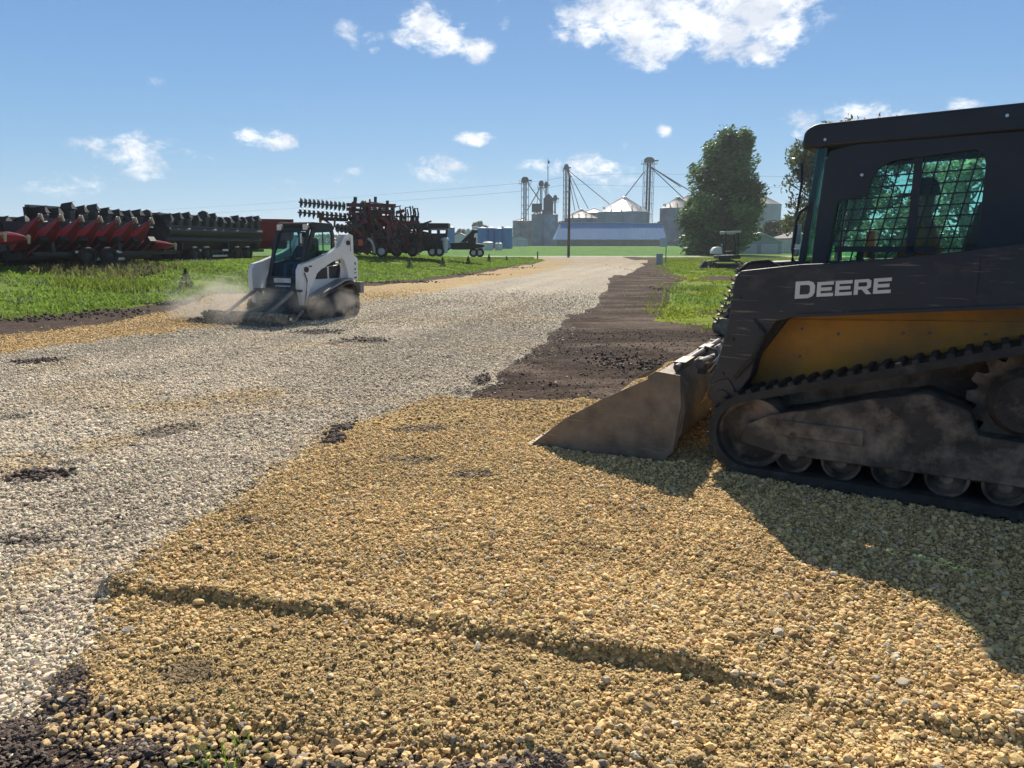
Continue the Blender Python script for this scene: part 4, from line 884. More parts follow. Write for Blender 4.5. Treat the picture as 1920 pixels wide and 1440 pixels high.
# windrow of gravel pushed by the rake
def heap(name, label, pts, rad0, n, colr, sc=(1, 1, 1), cat='gravel'):
    xs, ys, zs, rs = [], [], [], []
    for i in range(n):
        k = rnd.random() * (len(pts) - 1); j = int(k); t = k - j; a, b = Vector(pts[j]), Vector(pts[j + 1]); p = a.lerp(b, t)
        r_ = rad0 * math.sqrt(rnd.random()); t2 = rnd.random() * 6.283; x_, y_ = p.x + r_ * math.cos(t2), p.y + r_ * math.sin(t2)
        xs.append(x_); ys.append(y_); zs.append(H1(x_, y_) + max(0, rad0 - r_) * .62 * rnd.random() ** .4); rs.append(rnd.uniform(.012, .028))
    xs, ys, zs, rs = map(np.array, (xs, ys, zs, rs)); V, Fx, nvv = stones(xs, ys, rs, 1, .2, 0, .8, zs)
    c = np.array(colr)[None] * rng.uniform(.5, 1.4, (n, 1)); tag(np_mesh(name, V, Fx, mat_stone, np.repeat(c, nvv, 0)), label, cat, None, 'stuff')
a_, b_ = in_loader(wl_, 1.78, -1.25, 0), in_loader(wl_, 1.78, 1.0, 0)
heap('gravel_windrow', 'low ridge of grey gravel pushed up before the rake of the white loader', [(a_.x, a_.y), ((a_.x + b_.x) / 2, (a_.y + b_.y) / 2), (b_.x, b_.y)], .20, 2600, (.26, .23, .18))
n = 9000; lx = rng.uniform(1.10, 2.05, n); ly = rng.uniform(-.88, .88, n); surf = .53 * np.exp(-((lx - 1.38) / .42) ** 2) * (.80 + .35 * fbm(lx * 3, ly * 3, 3, 501)) * (1 - .25 * (ly / .9) ** 2)
q3 = np.array([tuple(in_loader(bl, a, b, 0)) for a, b in zip(lx, ly)]); V, Fx, nvv = stones(q3[:, 0], q3[:, 1], rng.uniform(.009, .018, n), 1, .2, 0, .8, .05 + surf)
tag(np_mesh('bucket_gravel', V, Fx, mat_stone, np.repeat((TAN * 1.32 + .03)[None] * rng.uniform(.6, 1.35, (n, 1)), nvv, 0)), 'tan gravel heaped inside the bucket of the black loader', 'gravel', None, 'stuff')
gs_ = 40; U, Vv = np.meshgrid(np.linspace(1.08, 2.06, gs_), np.linspace(-.90, .90, gs_)); sf = .53 * np.exp(-((U - 1.38) / .42) ** 2) * (.80 + .35 * fbm(U * 3, Vv * 3, 3, 501)) * (1 - .25 * (Vv / .9) ** 2) + .045
q4 = np.array([tuple(in_loader(bl, a, b, 0))[:2] + (c,) for a, b, c in zip(U.ravel(), Vv.ravel(), sf.ravel())]); ii = np.arange(gs_ * gs_).reshape(gs_, gs_)
tag(np_mesh('bucket_gravel', q4, np.stack([ii[:-1, :-1], ii[:-1, 1:], ii[1:, 1:], ii[1:, :-1]], -1).reshape(-1, 4), mat_stone, np.tile(TAN, (gs_ * gs_, 1)), True), 'fine tan gravel under the stones in the bucket', 'gravel', None, 'stuff')

# dust raised by the white loader
dm = bpy.data.materials.new('dust'); dm.use_nodes = True; t = dm.node_tree; t.nodes.clear()
pv = mk(t, 'ShaderNodeVolumePrincipled'); pv.inputs['Color'].default_value = (.80, .76, .70, 1); pv.inputs['Anisotropy'].default_value = .35
tcd = mk(t, 'ShaderNodeTexCoord'); nn = mk(t, 'ShaderNodeTexNoise'); nn.inputs['Scale'].default_value = 1.7; nn.inputs['Detail'].default_value = 5; nn.inputs['Distortion'].default_value = .6; t.links.new(tcd.outputs['Object'], nn.inputs['Vector'])
ln = mk(t, 'ShaderNodeVectorMath', operation='LENGTH'); t.links.new(tcd.outputs['Object'], ln.inputs[0])
fall = mth(t, 'SUBTRACT', 1.0, ln.outputs['Value'], clamp=True)
t.links.new(mth(t, 'MULTIPLY', mth(t, 'MULTIPLY', mth(t, 'SUBTRACT', nn.outputs[0], .42, clamp=True), 10.0), mth(t, 'POWER', fall, .8)), pv.inputs['Density'])
do_ = mk(t, 'ShaderNodeOutputMaterial'); t.links.new(pv.outputs[0], do_.inputs['Volume'])
for (px, py, Y, sx_, sy_, sz_, lb) in ((500, 590, 14.3, 1.35, .8, .62, 'pale dust cloud in front of the white loader'), (625, 575, 15.0, .8, .5, .45, 'thin dust drifting along the track of the white loader'), (400, 575, 15.5, 1.2, .9, .75, 'faint dust drifting left over the tan gravel heap')):
    ml = MB().lathe([(0.001, -1), (.5, -.86), (.86, -.5), (1, 0), (.86, .5), (.5, .86), (.001, 1)], n=20); p = AT(px, py, Y)
    o = ml.build('dust_cloud', dm); o.location = (p.x, p.y, max(.25, p.z)); o.scale = (sx_, sy_, sz_); tag(o, lb, 'dust', None, 'stuff')

# ============================================================ BACKGROUND
galv = M('galvanised_steel', (.27, .30, .36), .6, .15, .18, .35, .0, 4, ((.50, .50, .50), .22, .25))
galv_d = M('weathered_galvanised', (.25, .285, .35), .7, .05, .25, .4, 0, 4, ((.30, .30, .30), .30, .22))
roofm = M('bin_roof_steel', (.22, .23, .25), .6, .25, .12, .5); roofb = M('bright_bin_roof', (.55, .55, .57), .38, .7, .15, .6)
lat = M('dark_steel_lattice', (.10, .11, .13), .6, .3, .1, 2)
bluep = M('blue_steel', (.03, .22, .52), .6, 0, .08, .4); blue_roof = M('light_blue_roof', (.16, .34, .60), .75, 0, .05, .3, spec=.15); base_tan = M('tan_wall_base', (.34, .28, .24), .8, 0, .12, 1)
whitew = M('white_siding', (.62, .63, .64), .6, 0, .06, 2); greyw = M('grey_siding', (.36, .38, .42), .7, 0, .06, 2); roofd = M('shingle', (.20, .19, .19), .9, 0, .2, 3)
wood = M('weathered_pole_wood', (.10, .075, .06), .9, 0, .25, 3, .3, 20)
def zt(x, y): return float(terrain(np.array([x]), np.array([y]))[0])
def px2x(px, Y): return (px - CX) / F_PX * Y * 1.0 / (math.cos(PITCH) + 0) if False else AT(px, HOR, Y).x
def grain_bin(px0, px1, pyE, pyP, Y, label, wm=galv_d, vents=True, rm_=roofm, group='grain bins at the elevator'):
    x0, x1 = px2x(px0, Y), px2x(px1, Y); r = (x1 - x0) / 2; x = (x0 + x1) / 2; zE = AT(CX, pyE, Y - r * .5).z; zP = AT(CX, pyP, Y).z; zb = zt(x, Y) - .2
    rt = empty('grain_bin', (x, Y, zb), 0, label, 'grain bin', group); h = zE - zb; hp = zP - zb
    n = int(h / .42) * 2; prof = [(r + (.03 if i % 2 else -.03), h * i / n) for i in range(n + 1)]
    MB().lathe(prof, n=40).build('wall', wm, rt, smooth=20)
    ca = 4.0; rb = MB()
    for k in range(20):
        t = 2 * math.pi * k / 20; rb.box((math.cos(t) * (r + .06), math.sin(t) * (r + .06), h / 2), (.1, .14, h), Matrix.Rotation(t, 3, 'Z'))
    rb.build('stiffener', wm, rt, smooth=0)
    seg = 40; rf = MB().lathe([(r + .18, h - .12), (r + .18, h), (r * .12, hp - .25), (r * .11, hp + .1), (.01, hp + .28)], n=seg); ro = rf.build('roof', rm_, rt, smooth=12)
    rr_ = MB()
    for k in range(28):
        t = 2 * math.pi * k / 28; rr_.beam((math.cos(t) * r, math.sin(t) * r, h + .05), (math.cos(t) * r * .12, math.sin(t) * r * .12, hp - .18), .07, .10)
    rr_.build('roof_rib', rm_, ro, smooth=0)
    if vents:
        for k in range(12):
            t = 2 * math.pi * (k + .5) / 12; q = .80; zz_ = h + (hp - .25 - h) * (1 - q) / .88
            MB().cyl((math.cos(t) * r * q, math.sin(t) * r * q, zz_ - .1), (math.cos(t) * r * q, math.sin(t) * r * q, zz_ + .55), .16, n=8).cyl((math.cos(t) * r * q, math.sin(t) * r * q, zz_ + .5), (math.cos(t) * r * q, math.sin(t) * r * q, zz_ + .7), .26, n=8).build('roof_vent', rm_, ro)
    ld = MB(); t = R(-100)
    for s_ in (-.2, .2): ld.beam((math.cos(t) * (r + .3) + s_, math.sin(t) * (r + .3), .3), (math.cos(t) * (r + .3) + s_, math.sin(t) * (r + .3), h + .3), .05)
    for k in range(int(h / .5)): ld.beam((math.cos(t) * (r + .3) - .2, math.sin(t) * (r + .3), .5 + k * .5), (math.cos(t) * (r + .3) + .2, math.sin(t) * (r + .3), .5 + k * .5), .04)
    ld.build('ladder', lat, rt, smooth=0); return rt
grain_bin(962, 997, 414, 409, 252, 'small dark grey grain bin left end of the elevator, low roof', vents=False)
grain_bin(997, 1045, 402, 392, 240, 'tall narrow grey grain bin with rust pale patches under the head houses')
grain_bin(1058, 1120, 409, 393, 262, 'low wide grain bin behind the pole and the long blue building')
grain_bin(1085, 1140, 399, 391, 285, 'half hidden grain bin between the pole bin and the large bin', vents=False)
grain_bin(1120, 1215, 397, 370, 255, 'largest grain bin with bright shining cone roof and ring of vents', galv, rm_=roofb)
grain_bin(1236, 1300, 390, 370, 262, 'tall grain bin just left of the big tree', galv_d)
grain_bin(1256, 1320, 386, 366, 290, 'tall grain bin standing mostly behind the big tree', galv)
grain_bin(1385, 1458, 383, 366, 250, 'pale tall grain bin right of the big tree', M('pale_galvanised', (.42, .45, .52), .5, .3, .1, .3), vents=False)

def leg_tower(px, pyT, Y, wd, label, head=True, zb=None, lattice=True, catwalk=True, cat='grain elevator'):
    x = px2x(px, Y); zT = AT(CX, pyT, Y).z; z0 = zt(x, Y) if zb is None else zb
    rt = empty('elevator_leg', (x, Y, z0), 0, label, cat); h = zT - z0
    MB().box((-wd * .22, 0, h / 2), (wd * .30, .5, h)).build('up_leg', lat, rt, smooth=0); MB().box((wd * .22, 0, h / 2), (wd * .30, .5, h)).build('down_leg', lat, rt, smooth=0)
    if lattice:
        fr = MB(); a = wd * .62 + .25
        for sx_ in (-1, 1):
            for sy_ in (-1, 1): fr.beam((sx_ * a, sy_ * a, 0), (sx_ * a, sy_ * a, h - 1), .12)
        n = max(3, int(h / (2.2 * a)))
        for k in range(n):
            z1, z2 = (h - 1) * k / n, (h - 1) * (k + 1) / n
            for q in (((-a, -a), (a, -a)), ((a, -a), (a, a)), ((a, a), (-a, a)), ((-a, a), (-a, -a))):
                fr.beam((*q[0], z1), (*q[1], z2), .06); fr.beam((*q[0], z2), (*q[1], z2), .07)
        fr.build('lattice_frame', lat, rt, smooth=0)
    if head:
        MB().prism(chamfer([(-wd * .75, h - 1.6), (wd * .75, h - 1.6), (wd * .8, h - .4), (wd * .4, h + .2), (-wd * .4, h + .2), (-wd * .8, h - .4)], .2), -.5, .5).build('head_house', lat, rt)
        MB().cyl((wd * .9, 0, h - .9), (wd * 1.5, 0, h - .9), .25, n=10).build('motor', lat, rt)
    if catwalk:
        cw = MB().box((0, 0, h - 2.0), (wd * 2.6, 1.8, .1))
        for sx_ in (-1, 1):
            cw.beam((sx_ * wd * 1.3, -.9, h - 2), (sx_ * wd * 1.3, -.9, h - .9), .05)
        cw.beam((-wd * 1.3, -.9, h - .9), (wd * 1.3, -.9, h - .9), .05).beam((-wd * 1.3, -.9, h - 1.4), (wd * 1.3, -.9, h - 1.4), .04).build('catwalk', lat, rt, smooth=0)
    return rt
def spout(rt, pa, pb, Y, name='spout', r=.16):
    a, b = AT(*pa, Y), AT(*pb, Y); o = Vector(rt.location)
    MB().cyl(a - o, b - o, r, n=8).build(name, lat, rt)
t1 = leg_tower(984, 333, 251, 1.5, 'twin leg grain elevator above the small left bin')
spout(t1, (990, 344), (1013, 377), 250); spout(t1, (1013, 352), (988, 395), 250)
t2 = leg_tower(1014, 340, 246, 1.0, 'short grain elevator leg rising behind the tall narrow bin', lattice=False)
spout(t2, (1010, 350), (1006, 392), 246, r=.08); spout(t2, (1018, 350), (1030, 388), 246, r=.08)
t3 = leg_tower(1023, 342, 248, .8, 'slim grain elevator leg next to the tall antenna', lattice=False, catwalk=False)
t4 = leg_tower(1031, 369, 247, .9, 'low elevator leg with hooded head right of the antenna', lattice=False); t5 = leg_tower(1040, 367, 247, .8, 'lowest thin elevator leg at right end of the head cluster', lattice=False)
hh_ = empty('head_house', (px2x(1018, 243), 243, AT(CX, 396, 243).z), 0, 'dark stepped head house on top of the tall narrow bin', 'head house')
MB().box((-2, 0, 1.0), (3.2, 2.5, 2.6)).build('wall', lat, hh_, smooth=0); MB().box((1.6, 0, 1.6), (3.0, 2.4, 4.2)).build('tower', lat, hh_, smooth=0); MB().prism([(-.1, 3.7), (1.6, 5.4), (3.3, 3.7)], -1.2, 1.2).build('roof', lat, hh_)
# antenna
x_ = px2x(1026, 249); zb_ = AT(CX, 396, 249).z; zt_ = AT(CX, 297, 249).z; an = empty('antenna_mast', (x_, 249, zb_), 0, 'tall thin antenna mast above the elevator head cluster', 'antenna')
f_ = MB(); hh = zt_ - zb_
for k in range(3):
    t = 2.094 * k; f_.beam((.3 * math.cos(t), .3 * math.sin(t), 0), (.16 * math.cos(t), .16 * math.sin(t), hh * .85), .07)
for k in range(18):
    f_.beam((.3, 0, hh * .85 * k / 18), (-.15, .26, hh * .85 * (k + 1) / 18), .05)
f_.build('lattice_frame', lat, an, smooth=0); MB().cyl((0, 0, hh * .8), (0, 0, hh), .07, n=6).build('whip', lat, an); MB().box((.3, 0, hh * .93), (.5, .2, .9)).build('panel_antenna', lat, an)
t6 = leg_tower(1060, 309, 258, 1.0, 'tall grain elevator leg directly left of the utility pole')
for q in ((1143, 383), (1086, 392), (1103, 391), (1078, 396)): spout(t6, (1064, 318), q, 258, r=.12)
t7 = leg_tower(1212, 296, 262, 2.1, 'tallest grain elevator tower right of the shining roof bin')
for q in ((1170, 371), (1282, 372), (1276, 350), (1300, 362)): spout(t7, (1216, 310) if q[0] > 1200 else (1208, 322), q, 260, r=.16)
# long blue roofed building, end wing slightly lower
bb = empty('storage_building', (px2x(1040, 215), 215, zt(20, 215)), 0, 'long low building with light blue metal roof in front of the bins', 'building')
W_ = px2x(1250, 215) - px2x(1040, 215); xw = px2x(1187, 215) - px2x(1040, 215); hE = AT(CX, 449, 215).z - zt(20, 215); hR = AT(CX, 418, 222).z - zt(20, 215)
MB().box((W_ / 2 + .2, 6, hE / 2), (W_ - .6, 11, hE)).build('wall', base_tan, bb, smooth=0)
def roofpart(x0, x1, hr, dx0):
    m_ = MB().add([(x0, 0, hE), (x1, 0, hE), (x1, 7, hr), (x0 + dx0, 7, hr), (x1, 13, hE), (x0, 13, hE)], [(0, 1, 2, 3), (3, 2, 4, 5), (0, 3, 5), (1, 4, 2), (0, 5, 4, 1)]); r_ = m_.build('roof', blue_roof, bb, smooth=0)
    q = MB()
    k = x0 + 1
    while k < x1 - .3: q.beam((k, .02, hE + .05), (k + dx0 * .2, 6.95, hr + .05), .05, .06); k += .9
    q.build('roof_seam', blue_roof, r_, smooth=0); MB().box(((x0 + x1) / 2 + dx0 / 2, 7, hr + .05), (x1 - x0 - dx0, .5, .12)).build('ridge_cap', whitew, r_)
roofpart(0, xw, hR, 2.0); roofpart(xw + .02, W_, hR - .15, 0)
MB().box((W_ / 2, -.1, hE - .12), (W_, .15, .22)).build('gutter', greyw, bb)
# blue tanks and white tanks at left of the elevator
for i, (a_, b_, pt, Y, lb) in enumerate(((895, 914, 428, 170, 'leftmost of four tall bright blue vertical tanks'), (912, 929, 428, 171, 'second from left of four tall blue vertical tanks'), (927, 944, 429, 170.5, 'third from left of four tall blue vertical tanks'), (942, 961, 428, 170, 'rightmost tall blue vertical tank beside the small grey bin'), (838, 853, 427, 165, 'single blue tank just right of the dark parked trailers'))):
    x0, x1 = px2x(a_, Y), px2x(b_, Y); r = (x1 - x0) / 2; zb = zt(x0, Y); h = AT(CX, pt, Y).z - zb; rt = empty('storage_tank', ((x0 + x1) / 2, Y, zb), 0, lb, 'tank', 'blue tanks left of the elevator')
    MB().lathe([(r, 0), (r, h)], n=28).build('shell', bluep, rt); MB().lathe([(r + .06, h - .1), (r + .06, h + .05), (.01, h + .35)], n=28).build('lid', bluep, rt)
for i, (a_, b_, pt, Y, lb) in enumerate(((873, 886, 432, 190, 'white round tank behind the dark folded auger'), (885, 899, 424, 195, 'taller white tank against the left blue tank'), (905, 925, 453, 150, 'small white tote tank standing before the blue tanks'), (928, 942, 455, 150, 'second small white tote tank before the blue tanks'))):
    x0, x1 = px2x(a_, Y), px2x(b_, Y); r = (x1 - x0) / 2; zb = zt(x0, Y) - .1; h = AT(CX, pt, Y).z - zb; rt = empty('storage_tank', ((x0 + x1) / 2, Y, zb), 0, lb, 'tank')
    MB().lathe([(r, 0), (r, h * .9), (r * .7, h * .98), (.01, h)], n=24).build('shell', whitew, rt); MB().cyl((0, 0, h * .98), (0, 0, h + .2), .3, n=10).build('lid', greyw, rt)
# sheds
def shed(px0, px1, pyE, pyR, Y, dep, label, wm, rm2, doors=(), name='shed', cat='shed'):
    x0, x1 = px2x(px0, Y), px2x(px1, Y); zb = zt((x0 + x1) / 2, Y); hE = AT(CX, pyE, Y).z - zb; hR = AT(CX, pyR, Y).z - zb; W = x1 - x0
    rt = empty(name, (x0, Y, zb), 0, label, cat)
    MB().prism([(0, 0), (W, 0), (W, hE), (W / 2, hR), (0, hE)], 0, dep).build('wall', wm, rt, smooth=0)
    e = .35; MB().prism([(-e, hE - .14), (-e, hE + .04), (W / 2, hR + .22), (W + e, hE + .04), (W + e, hE - .14), (W / 2, hR + .03)], -.4, dep + .4).build('roof', rm2, rt)
    for (u0, u1, v, fr) in doors:
        d = MB().box(((u0 + u1) / 2 * W, -.03, v * hE / 2), ((u1 - u0) * W, .05, v * hE)); dd_ = d.build('door', whitew, rt)
        g = MB()
        for k in range(1, 4): g.box(((u0 + u1) / 2 * W, -.06, v * hE * k / 4), ((u1 - u0) * W, .012, .03))
        g.build('door_groove', greyw, dd_)
        MB().ring([(u0 * W - .08, 0), (u1 * W + .08, 0), (u1 * W + .08, v * hE + .1), (u0 * W - .08, v * hE + .1)], [(u0 * W + .01, .01), (u1 * W - .01, .01), (u1 * W - .01, v * hE), (u0 * W + .01, v * hE)], -.08, 0).build('door_frame', greyw, rt)
    return rt, W, hE, hR
g_, W, hE, hR = shed(1382, 1466, 454, 438, 118, 8, 'grey blue double garage with two pale doors behind the mini excavator', M('blue_grey_siding', (.40, .44, .52), .7, 0, .05, 2), whitew, ((.06, .45, .84, 0), (.53, .92, .84, 0)), 'garage', 'garage')
MB().box((W / 2, -.04, hR * .80), (.5, .06, .5)).build('gable_vent', roofd, g_)
shed(958, 990, 449, 443, 205, 6, 'small white open shed at the foot of the small grey bin', whitew, greyw, ((.4, .9, .8, 0),))
shed(1482, 1560, 447, 436, 122, 9, 'grey house with shallow roof at the left of the black cab', M('house_siding', (.42, .46, .54), .7, 0, .05, 2), roofd, ((.1, .3, .8, 0),), 'house', 'house')
shed(848, 876, 444, 438, 210, 8, 'long white shed behind the parked auger', whitew, greyw)
fe = empty('fence', (px2x(1464, 119), 119, zt(42, 119)), 0, 'short white rail fence between the garage and the house', 'fence')
for k in range(5): MB().box((k * .45, 0, .5), (.08, .08, 1.0)).build('post', whitew, fe)
MB().box((.9, -.06, .85), (1.9, .03, .1)).build('rail', whitew, fe); MB().box((.9, -.06, .45), (1.9, .03, .1)).build('rail', whitew, fe)

# utility pole, wires, box, sign, short post
p = G(1066, 480); pl = empty('utility_pole', (p.x, p.y, 0), 0, 'dark wooden utility pole standing at the far end of the gravel road', 'utility pole')
zt2 = AT(CX, 329, p.y).z
MB().cyl((0, 0, -.1), (0, 0, zt2), .19, .13, n=14).build('pole', wood, pl)
MB().cyl((0, -.12, zt2 - .25), (0, -.12, zt2 + .15), .05, n=8).build('insulator', greyw, pl); MB().box((-.25, -.1, zt2 - 2.0), (.3, .2, .12)).build('bracket', lat, pl); MB().cyl((-.05, -.2, zt2 - 2.1), (-.05, -.2, zt2 - 1.8), .05, n=8).build('insulator', greyw, pl)
wire_m = M('wire', (.08, .08, .09), .6)
for (pts, lb) in (([(1066, 331, p.y), (960, 345, 120), (700, 366, 150), (430, 386, 190), (150, 402, 240)], 'upper overhead wire running left from the pole'), ([(1066, 345, p.y), (960, 360, 120), (700, 380, 150), (430, 398, 190), (150, 412, 240)], 'lower overhead wire running left from the pole'),
                  ([(1066, 331, p.y), (1200, 326, 101), (1420, 330, 104), (1700, 338, 108), (2000, 342, 112)], 'upper overhead wire running right from the pole'), ([(1066, 345, p.y), (1230, 350, 101), (1420, 351, 104), (1700, 349, 108), (2000, 345, 112)], 'lower overhead wire crossing in front of the big tree')):
    P = [AT(*q) for q in pts]; fine = []
    for i in range(len(P) - 1):
        p0, p1, p2, p3 = P[max(i - 1, 0)], P[i], P[i + 1], P[min(i + 2, len(P) - 1)]
        for k in range(6):
            t_ = k / 6; fine.append(.5 * ((2 * p1) + (p2 - p0) * t_ + (2 * p0 - 5 * p1 + 4 * p2 - p3) * t_ ** 2 + (3 * p1 - p0 - 3 * p2 + p3) * t_ ** 3))
    fine.append(P[-1]); tag(MB().tube(fine, .014, 5).build('overhead_wire', wire_m), lb, 'wire')
p = G(1236, 496); ub = empty('utility_box', (p.x, p.y, 0), R(8), 'pale grey utility pedestal box at the road corner', 'utility box')
MB().box((0, 0, .38), (.42, .32, .76)).build('cabinet', greyw, ub, bevel=.02); MB().box((0, 0, .79), (.46, .36, .06)).build('lid', greyw, ub, bevel=.01)
p = G(1248, 492); sg_ = empty('sign_post', (p.x, p.y, 0), 0, 'thin post carrying a blank pale panel seen from behind beside the utility box', 'sign')
ht_ = AT(CX, 446, p.y).z; MB().box((0, 0, ht_ / 2), (.06, .06, ht_)).build('post', lat, sg_); MB().box((-.25, -.05, ht_ - .38), (.62, .03, .72)).build('panel', M('sign_back', (.42, .46, .52), .4, .5), sg_)
p = G(1008, 487); sp_ = empty('marker_post', (p.x, p.y, 0), 0, 'short dark marker post at the tip of the left lawn', 'post'); ht_ = AT(CX, 472, p.y).z
MB().cyl((0, 0, 0), (0, 0, ht_), .06, n=8).build('post', wood, sp_); MB().cyl((0, 0, ht_), (0, 0, ht_ + .05), .07, .02, n=8).build('cap', wood, sp_)

# ------------------------------------------------------------ trees
bark = M('bark', (.09, .07, .055), .9, 0, .25, 6, .5, 25)
def tree(loc, h, label, blobs, nleaf, lsz, col, wind=(.0, 0), trunk_h=.25, tr=.35, group=None, name='tree', seed=1, skirt=0):
    r_ = np.random.default_rng(seed); q_ = random.Random(seed); rt = empty(name, loc, 0, label, 'tree', group)
    tm = MB(); lean = Vector((wind[0] * .15 * h, 0, 0)); top = Vector((0, 0, h * .9)) + lean
    pts = [Vector((0, 0, -.2)), Vector((0, 0, h * trunk_h)), Vector((lean.x * .4, 0, h * .55)), top]; tm.tube(pts, [tr * 1.25, tr, tr * .55, tr * .1], 10)
    for (bx, by, bz, br, bh) in blobs:
        if q_.random() < .9:
            s0 = Vector((lean.x * .2, 0, max(h * trunk_h * .7, bz - br * 1.1 - .1 * h))); e0 = Vector((bx, by, bz)); md_ = s0.lerp(e0, .5) + Vector((0, 0, -.04 * h)); tm.tube([s0, md_, e0], [tr * .45, tr * .28, tr * .06], 6)
    tm.build('trunk', bark, rt)
    B = np.array(blobs); wts = B[:, 3] ** 2 * B[:, 4]; k = r_.choice(len(B), nleaf, p=wts / wts.sum())
    d = r_.normal(size=(nleaf, 3)); d /= np.linalg.norm(d, axis=1)[:, None]; rad = r_.random(nleaf) ** .38 * (1 + .18 * r_.normal(size=nleaf))
    ctr = B[k, :3] + d * (rad * B[k, 3])[:, None] * np.stack([np.ones(nleaf), np.ones(nleaf), B[k, 4] / B[k, 3]], -1)
    # small clusters so that gaps and clumps appear
    nz = np.array([mnoise.noise(Vector(c) * (1.6 / max(.6, h * .06))) for c in ctr[:, :]]); keep = (nz > -.16) | (r_.random(nleaf) < .12); keep &= ctr[:, 2] > skirt
    ctr = ctr[keep]; n = len(ctr); k = k[keep]
    u = r_.normal(size=(n, 3)) * np.array([1, 1, .8]) + np.array([wind[0] * 2.2, 0, wind[1] * 2.2]); u /= np.linalg.norm(u, axis=1)[:, None]
    v = np.cross(u, r_.normal(size=(n, 3))); v /= np.linalg.norm(v, axis=1)[:, None]
    s1 = lsz * r_.uniform(.6, 1.5, n)[:, None]; s2 = s1 * .42
    V = np.stack([ctr - u * s1, ctr - v * s2 + u * s1 * .1, ctr + u * s1, ctr + v * s2 + u * s1 * .1], 1).reshape(-1, 3); Fx = np.arange(n * 4).reshape(n, 4)
    cc = np.array(col)[None] * r_.uniform(.65, 1.4, (n, 1)) * (1 + .25 * r_.normal(size=(len(B), 1)))[k].clip(.6, 1.5)
    np_mesh('crown', V, Fx, mat_leaf2, np.repeat(cc, 4, 0), parent=rt); return rt
mat_leaf2 = attr_mat('tree_leaf', .5, 0, 1, .38, .35)
def crown(h, prof, n, seed, depth=1.):
    """prof: (height fraction, left, right extents as fraction of h)"""
    q_ = random.Random(seed); out = []
    for i in range(n):
        t = q_.random() * (len(prof) - 1); j = int(t); f = t - j; hz = prof[j][0] * (1 - f) + prof[j + 1][0] * f; l = prof[j][1] * (1 - f) + prof[j + 1][1] * f; r = prof[j][2] * (1 - f) + prof[j + 1][2] * f
        w_ = (l + r) / 2; c_ = (r - l) / 2; a = q_.random() * 6.283; rr = math.sqrt(q_.random()); br = (.055 + .05 * q_.random()) * h
        out.append(((c_ + math.cos(a) * rr * max(.01, w_ - br / h * .35)) * h, math.sin(a) * rr * max(.01, w_ - .05) * h * depth, hz * h, br, br * 1.15))
    return out
p = G(1345, 478); hT = AT(CX, 246, p.y).z
tree((p.x, p.y, 0), hT, 'big dense dark green tree bent by wind right of the elevator tower', crown(hT, [(.03, .32, .22), (.12, .35, .30), (.25, .34, .34), (.4, .31, .36), (.55, .28, .35), (.68, .24, .34), (.80, .17, .31), (.88, .08, .27), (.94, .0, .21)], 150, 5), 66000, .26, (.105, .185, .058), (1.0, .5), .12, .45, seed=5)
p = AT(1572, 470, 72); hT = AT(CX, 220, 72).z
tree((p.x, p.y, 0), hT, 'loose pale willow like tree behind the black cab', crown(hT, [(.25, .40, .3), (.4, .48, .4), (.55, .52, .42), (.7, .47, .42), (.82, .38, .38), (.93, .22, .34)], 90, 9), 26000, .20, (.085, .115, .050), (.4, -.5), .2, .35, seed=9)
p = AT(1800, 470, 60)
tree((p.x, p.y, 0), 11, 'leafy green tree seen through the grille of the black cab', crown(11, [(.08, .4, .4), (.3, .48, .45), (.6, .42, .42), (.8, .28, .3)], 60, 12), 5500, .24, (.28, .34, .22), (.3, 0), .15, .3, seed=12)
p = AT(1690, 470, 56)
tree((p.x, p.y, 0), 6, 'low bushy green tree behind the bars of the black cab window', crown(6, [(.05, .5, .5), (.3, .6, .6), (.6, .5, .5), (.8, .3, .3)], 50, 13), 5500, .2, (.28, .34, .22), (.2, 0), .1, .2, seed=13)
for i, (px, py, Y, h_, wf, lb) in enumerate(((1442, 412, 165, 6.6, .62, 'rounded green tree behind the garage roof'), (1480, 404, 175, 8.4, .7, 'broad green tree between the pale bin and the house'), (1455, 430, 140, 4.2, .8, 'low dark tree right behind the double garage'), (895, 414, 330, 12, .5, 'round distant tree above the blue tanks'), (866, 427, 330, 8, .8, 'low distant tree left of the white tanks'), (940, 424, 340, 9, .9, 'flat distant tree line tree behind the blue tanks'), (1085, 395, 330, 15, .35, 'distant tree between the low bins'), (1235, 415, 320, 12, .5, 'distant tree behind the right end of the blue roof'), (1052, 412, 330, 12, .5, 'distant tree left of the low wide bin'), (1500, 430, 150, 5, .9, 'dark hedge like tree left of the black cab'), (1560, 425, 150, 6, .8, 'green tree hidden mostly by the black cab'))):
    x = px2x(px, Y); hh = AT(CX, py, Y).z - zt(x, Y)
    tree((x, Y, zt(x, Y)), hh, lb, crown(hh, [(.1, wf, wf), (.4, wf * 1.1, wf * 1.1), (.7, wf * .8, wf * .8), (.88, wf * .4, wf * .4)], 34, 40 + i), 6500, .04 * hh + .12, (.05, .085, .028), (.2, 0), .1, .02 * hh + .1, None, 'tree', 40 + i)
